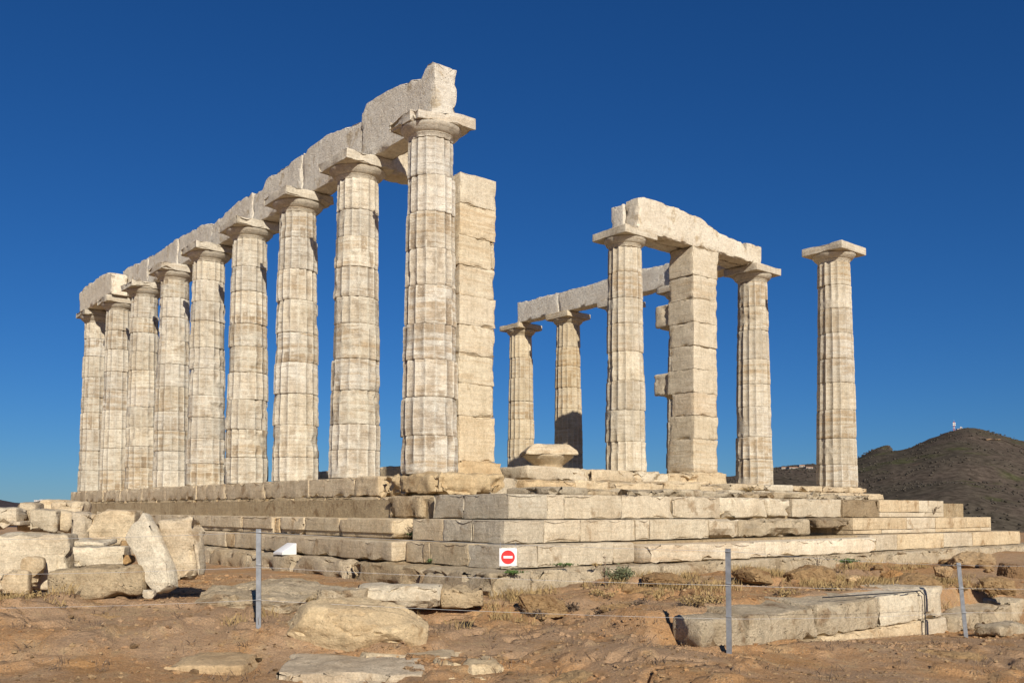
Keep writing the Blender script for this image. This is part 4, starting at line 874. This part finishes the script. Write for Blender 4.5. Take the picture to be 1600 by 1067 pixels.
sign = thing("no_entry_sign", "square white sign with red no-entry disc hanging on the wire", "sign", (sp.x, sp.y, sp.z - .115), .02)
mk("plate", block_mesh("plate", (.158, .004, .162), M['white'], .001, .2, 0, 0), sign)
def disc(name, r, y, mat, n=48):
    V = [(r * math.cos(2 * math.pi * i / n), yy, r * math.sin(2 * math.pi * i / n)) for yy in (0, y) for i in range(n)]
    F = [[i, (i + 1) % n, n + (i + 1) % n, n + i] for i in range(n)] + [list(range(n))[::-1], [n + i for i in range(n)]]
    return mesh_from(name, V, F, M[mat], 30, False)
mk("red_disc", disc("red_disc", .063, -.0015, 'red'), sign, (0, -.0022, 0))
mk("white_bar", block_mesh("white_bar", (.083, .0015, .022), M['white'], .0004, .2, 0, 0), sign, (0, -.0048, 0))
for sx in (-.07, .07): mk("tie", tube_mesh("tie", [(sx, -.003, .07), (sx, .0, .1), (sx, .004, .135)], .002, M['wire'], 5), sign)
# white information desk
pn = thing("information_panel", "white wedge-shaped information panel standing on the left foundation step", "information panel", tuple(T(1.62, -1.84, -1.347)), -.885)
w, dp = .34, .26
V = [(-w/2, -dp/2, 0), (w/2, -dp/2, 0), (w/2, dp/2, 0), (-w/2, dp/2, 0), (-w/2, -dp/2, .03), (w/2, -dp/2, .03), (w/2, dp/2, .19), (-w/2, dp/2, .19)]
mk("desk_body", mesh_from("desk_body", V, [[3, 2, 1, 0], [0, 1, 5, 4], [1, 2, 6, 5], [2, 3, 7, 6], [3, 0, 4, 7], [4, 5, 6, 7]], M['panel'], 20, False), pn)
sl = math.atan2(.16, dp)
mk("text_plate", block_mesh("text_plate", (w * .92, .28, .006), M['white'], .002, .3, 0, 0), pn, (0, 0, .114), (sl, 0, 0))

# ------------------------------------------------------------------ plants
def blades(name, pts, mat, rs, hmin, hmax, n, spread, width=.006, up=0.7, kind=None):
    V = []; F = []
    for (x, y, z) in pts:
        for _ in range(n):
            a = rs.uniform(0, 6.283); h = rs.uniform(hmin, hmax); d = spread * rs.random() ** .5; bx, by = x + d * math.cos(a), y + d * math.sin(a)
            tl = rs.uniform(0, 1 - up) * 1.6; b2 = rs.uniform(0, 6.283); tx, ty = bx + h * tl * math.cos(b2), by + h * tl * math.sin(b2); px_, py_ = -math.sin(b2) * width, math.cos(b2) * width
            i = len(V); V += [(bx - px_, by - py_, z - .01), (bx + px_, by + py_, z - .01), ((bx + tx) / 2 + px_ * .7, (by + ty) / 2 + py_ * .7, z + h * .6), (tx, ty, z + h)]
            F += [[i, i + 1, i + 2], [i, i + 2, i + 3]]
    return mesh_from(name, V, F, M[mat], None, False)
rs = random.Random(9)
def shrub(label, loc, r, h, n, mat, leaf=.03, stems=9, name="shrub", thin=False):
    root = thing(name, label, "shrub" if not thin else "plant", loc)
    V = []; F = []; SV = []; SF = []
    for k in range(stems):
        a = rs.uniform(0, 6.283); q = rs.random() ** .6; tip = Vector((r * q * math.cos(a), r * q * math.sin(a), h * rs.uniform(.55, 1.0) * (1 - .35 * q)))
        mid = tip * .5 + Vector((0, 0, .12 * h)); base = Vector((tip.x * .1, tip.y * .1, -.02))
        pts = [base, mid, tip]; i0 = len(SV)
        for p in pts:
            for j in range(3): SV.append((p.x + .004 * math.cos(j * 2.1), p.y + .004 * math.sin(j * 2.1), p.z))
        for s_ in range(2):
            for j in range(3): SF.append([i0 + s_ * 3 + j, i0 + s_ * 3 + (j + 1) % 3, i0 + s_ * 3 + 3 + (j + 1) % 3, i0 + s_ * 3 + 3 + j])
        for _ in range(n // stems):
            f = rs.uniform(.25, 1.05); c = (base.lerp(mid, f * 2) if f < .5 else mid.lerp(tip, f * 2 - 1)) + Vector((rs.gauss(0, .16 * r), rs.gauss(0, .16 * r), rs.gauss(0, .08 * h)))
            c.z = max(c.z, .01)
            d1 = Vector((rs.gauss(0, 1), rs.gauss(0, 1), rs.gauss(.5, .8))).normalized(); d2 = d1.cross(Vector((rs.gauss(0, 1), rs.gauss(0, 1), rs.gauss(0, 1)))).normalized(); s_ = leaf * rs.uniform(.6, 1.4); i = len(V)
            V += [tuple(c - d1 * s_), tuple(c + d2 * s_ * .35), tuple(c + d1 * s_), tuple(c - d2 * s_ * .35)]; F.append([i, i + 1, i + 2, i + 3])
    mk("stems", mesh_from("stems", SV, SF, M['twig'], None, False), root); mk("foliage", mesh_from("foliage", V, F, M[mat], None, False), root)
    return root
shrub("grey-green dry shrub at the corner foundation below the right steps", at(968, 912, 11.5), .2, .27, 900, 'leaf', .02, 26)
shrub("small green plant growing from the hole in the left steps", T(-1.08, -1.0, -1.03), .12, .12, 160, 'leafg', .02, 8)
shrub("dry brown plant filling the hole in the left steps", T(-1.0, -.95, -.98), .16, .22, 150, 'twig', .02, 14)
shrub("bright green low plant on the left foundation edge", at(676, 880, 12.9), .09, .07, 150, 'leafg', .018, 7)
shrub("small green plant at the corner below the no-entry sign", at(803, 897, 11.3), .13, .06, 170, 'leafg', .02, 9)
shrub("dark green tuft on the top step left of the fallen capital", at(804, 765, 17.5), .18, .14, 260, 'leaf', .025, 12)
shrub("low green plant at the foot of the right steps near the sign", at(878, 884, 11.8), .17, .05, 160, 'leafg', .018, 9)
shrub("yellowish tuft at the steps' foot left of the grey shrub", at(932, 884, 12.1), .08, .05, 90, 'straw', .018, 8)
shrub("green cushion plant in the bank beside the right steps", at(1322, 878, 15.0), .22, .08, 240, 'leafg', .02, 10)
shrub("bare dry stalks before the right steps", at(1278, 888, 14.2), .2, .30, 40, 'twig', .02, 7, "dry_stalks", True)
shrub("thin dry stalks beside the grey shrub", at(946, 915, 11.4), .06, .42, 40, 'twig', .018, 5, "dry_stalks", True)
shrub("tall thin dry stalks standing before the fallen capital's block", at(880, 765, 17.6), .45, .34, 30, 'straw', .02, 7, "dry_stalks", True)
shrub("brown tuft in the stylobate left of the right column", at(1168, 768, 19.8), .2, .12, 160, 'straw', .025, 10)
shrub("small dry plant sprouting from the right steps' pale blocks", at(1459, 800, 20.0), .12, .2, 60, 'twig', .02, 7, "dry_stalks", True)
for px, py, Y in [(1085, 945, 9.75), (1110, 940, 10.0), (1225, 930, 10.9), (1300, 922, 11.8), (1015, 925, 11.0), (1500, 905, 13.6), (1545, 900, 14.2), (940, 930, 10.9), (150, 935, 10.0), (60, 938, 9.8)]:
    p = at(px, py, Y); p.z = gp(p.x, p.y).z - .01
    o = shrub("low tangle of dry straw coloured scrub on the bare soil", p, .2, .13, 200, 'straw', .022, 18, "dry_scrub"); o["group"] = "dry scrub on the soil"
for px, py, Y in [(838, 958, 10.25), (872, 938, 10.5), (893, 952, 10.4), (945, 962, 10.15), (962, 968, 10.05), (1000, 966, 10.0), (822, 945, 10.4), (1190, 893, 12.4), (1420, 900, 13.6), (1085, 905, 11.8)]:  # dark root tangles added in place of the bank's shaded hollows
    p = at(px, py, Y); p.z = gp(p.x, p.y).z - .02
    o = shrub("tangle of dark dry roots standing in for shaded hollows in the reddish bank", p, .13, .15, 110, 'twig', .022, 16, "hollow_shade_roots", True); o["group"] = "dry roots in the bank"
tufts = [tuple(T(-.9 - .1 * rs.random(), 7.4 + 4.8 * rs.random(), -.33)) for _ in range(60)]
tag(mk("ledge_grass", blades("ledge_grass", tufts, 'straw', rs, .04, .10, 22, .06)), "dry grass tufts along the ledge under the right columns", "grass", kind="stuff")
bp_ = []
for _ in range(760):
    x = rs.uniform(-.3, 7.5); y = 10.2 + .35 * max(x, 0) + rs.random() ** .8 * (2.6 + .3 * x)
    tt = (Vector((x, y)) - Vector((-1.4012, 15.5889))); s_ = tt.x * WX[0] + tt.y * WX[1]
    if s_ > -4.35: continue
    if vnoise(np.array([[x * 1.4, y * 1.4, 0]]), 5)[0] < -.05: continue
    bp_.append(tuple(gp(x, y)))
for _ in range(150):
    x = rs.uniform(-5.5, .5); y = rs.uniform(9.0, 10.9)
    if vnoise(np.array([[x * 1.8, y * 1.8, 0]]), 6)[0] < .2: continue
    bp_.append(tuple(gp(x, y)))
tag(mk("dry_grass", blades("dry_grass", bp_, 'straw', rs, .03, .13, 34, .13, .004, .45)), "sparse dry grass and roots on the reddish bank", "grass", kind="stuff")
tw_ = [tuple(gp(rs.uniform(-5, 6), rs.uniform(7.4, 10))) for _ in range(170)]
tag(mk("dry_litter", blades("dry_litter", tw_, 'twig', rs, .02, .07, 9, .08, .003, .1)), "dry twigs and litter strewn over the trodden ground", "litter", kind="stuff")
# gravel
def gravel(n, seed, tint):
    r = np.random.RandomState(seed); D, F = ICO[1]; F = np.array(F); nv = len(D); X = r.uniform(-6, 8, n); Y = 7.0 + r.random(n) ** 1.3 * 7.0
    tt = np.stack([X + 1.4012, Y - 15.5889], 1); s_ = tt @ WX; t_ = tt @ NX; ok = (s_ < -4.4) | (t_ < -2.1); X, Y = X[ok], Y[ok]
    S = 0.004 + 0.013 * r.random(len(X)) ** 5 + (r.random(len(X)) > .992) * .02; Zg = gz(X, Y); Vs = []; Fs = []
    for i in range(len(X)):
        Vs.append(D * (S[i] * (1 + .35 * r.uniform(-1, 1, (nv, 1)))) * np.array([1.2, 1, .7]) + np.array([X[i], Y[i], Zg[i] + S[i] * .3])); Fs.append(F + i * nv)
    me = mesh_from("gravel", np.vstack(Vs), np.vstack(Fs).tolist(), M['rock'], None, False)
    tag(mk("gravel", me, tint=tint), "loose gravel and small stones on the bare soil", "gravel", kind="stuff")
gravel(6500, 4, (1.15, 1.08, .98))
gravel(5000, 5, (.62, .56, .5))
def clods(n, seed):
    r = np.random.RandomState(seed); D, F = ICO[1]; F = np.array(F); nv = len(D); Vs = []; Fs = []; c = 0; pts_ = []
    while c < n:
        x = r.uniform(-6, 8); y = 7.0 + r.random() * 7.5
        tt = np.array([x + 1.4012, y - 15.5889]); s_ = tt @ WX; t_ = tt @ NX
        if not (s_ < -4.4 or t_ < -2.1): continue
        if vnoise(np.array([[x * 1.1, y * 1.1, 3.3]]), 8)[0] + r.uniform(-.35, .35) < .12: continue
        sz = .006 + .022 * r.random() ** 3; pts_.append((x, y, sz)); c += 1
    A = np.array(pts_); Zc = gz(A[:, 0], A[:, 1])
    for c, ((x, y, sz), zz) in enumerate(zip(pts_, Zc)):
        Vs.append(D * sz * (1 + .45 * r.uniform(-1, 1, (nv, 1))) * np.array([1.25, 1.1, .8]) + np.array([x, y, zz + sz * .2])); Fs.append(F + c * nv)
    me = mesh_from("soil_clods", np.vstack(Vs), np.vstack(Fs).tolist(), M['soil'], None, False)
    tag(mk("soil_clods", me), "crumbled clods of dry soil over the ground and bank", "soil clods", kind="stuff")
clods(3600, 12)

# ------------------------------------------------------------------ far things on the hills
def box(name, dims, mat, parent, loc, rz=0): return mk(name, block_mesh(name, dims, M[mat], .02, 50, 0, 0), parent, loc, (0, 0, rz))
def mast(label, base, H, w):
    root = thing("antenna_mast", label, "mast", base)
    n = 7
    for k in range(n):                                   # red and white bands, each a little lattice of legs and braces
        z0, z1 = H * k / n, H * (k + 1) / n; a, b = w * (1 - .7 * k / n), w * (1 - .7 * (k + 1) / n); V = []; F = []
        def bar(p, q, r=.22):
            p, q = Vector(p), Vector(q); d = (q - p).normalized(); u = d.orthogonal().normalized() * r; v = d.cross(u); i = len(V)
            for e in (p, q): V.extend([tuple(e + u), tuple(e + v), tuple(e - u), tuple(e - v)])
            F.extend([[i + j, i + (j + 1) % 4, i + 4 + (j + 1) % 4, i + 4 + j] for j in range(4)])
        c0 = [(-a, -a), (a, -a), (a, a), (-a, a)]; c1 = [(-b, -b), (b, -b), (b, b), (-b, b)]
        for j in range(4):
            bar((*c0[j], z0), (*c1[j], z1)); bar((*c0[j], z0), (*c1[(j + 1) % 4], z1), .13); bar((*c1[j], z1), (*c1[(j + 1) % 4], z1), .13)
        mk("lattice_section", mesh_from("lattice_section", V, F, M['mast_red' if k % 2 == 0 else 'wall_white'], None, False), root)
    for z in (.72, .86): 
        for sx in (-1, 1): mk("dish", tube_mesh("dish", [(sx * w * .9, -.6, H * z), (sx * w * .9, -1.2, H * z)], 1.3, M['wall_white'], 12), root)
    mk("spike", tube_mesh("spike", [(0, 0, H), (0, 0, H * 1.12)], .15, M['wall_white'], 5), root)
    return root
mast("tall red and white lattice mast on the right hilltop", h1at(1491, 1.0) - Vector((0, 0, .5)), 24, 1.7)
mast("shorter mast right of the tall one on the hilltop", h1at(1503, 1.0) - Vector((0, 0, .5)), 11, .9)
hb = thing("hilltop_hut", "small white flat-roofed hut below the mast on the hilltop", "hut", h1at(1497, .965))
hb.location.z -= .6
box("wall", (7, 5, 5), 'wall_white', hb, (0, 0, 2.5)); box("roof", (7.6, 5.6, .5), 'roof', hb, (0, 0, 5.3)); box("door", (1.2, .2, 2.4), 'dark_win', hb, (1, -3.05, 1.3))
box("window", (1.2, .2, 1.2), 'dark_win', hb, (-2, -3.05, 3.6))
def house(label, base, w, h, rz=0.2, grp="pale houses on the distant ridge"):
    r = thing("house", label, "house", base, rz, grp); r.location.z -= 1
    box("wall", (w, w * .7, h), 'wall_tan' if w < 20 else 'wall_white', r, (0, 0, h / 2)); box("roof", (w * 1.06, w * .76, .5), 'roof', r, (0, 0, h + .25))
    for k in (-.25, .25): box("window", (w * .14, .2, h * .25), 'dark_win', r, (w * k, -w * .35 - .05, h * .55))
for i, (px, q, w_, h_) in enumerate([(1222, .88, 8, 3), (1236, .86, 13, 2.6), (1250, .89, 8, 3.4), (1262, .86, 10, 2.8)]):
    house(["low pale house leftmost of four on the ridge behind the right columns", "long pale building second of four on the ridge", "taller pale house third of four on the ridge", "pale house rightmost of four on the ridge"][i], h3at(px, q), w_, h_)
for i, (px, w_) in enumerate([(58, 30), (66, 24), (74, 36)]):
    house(["leftmost of three white houses on the far left hill", "middle of three white houses on the far left hill", "rightmost of three white houses on the far left hill"][i], h2at(px, .97), w_, 9, .1, "white houses on the far left hill")
kn = mk("rock_outcrop", rock_mesh("rock_outcrop", (34, 30, 17), M['hill'], 5, 22, .24, 2.4, 515, True, .2, .1), None, h1at(1381, .97) + Vector((0, 0, 1)))
tag(kn, "craggy rock knob on the shoulder of the right hill", "rock outcrop")
# pale track across the hillside
tp = []
for k in range(26):
    px = 1535 + k * 7; p = h1at(px, .70 + .004 * k); tp.append((p.x, p.y, p.z + 1.0))
V = []; F = []
for i, p in enumerate(tp): V += [(p[0], p[1] - 3, p[2] - .6), (p[0], p[1] + 3, p[2] + .6)]
for i in range(len(tp) - 1): F.append([2 * i, 2 * i + 2, 2 * i + 3, 2 * i + 1])
tag(mk("track", mesh_from("track", V, F, M['soil'], None)), kind="structure")
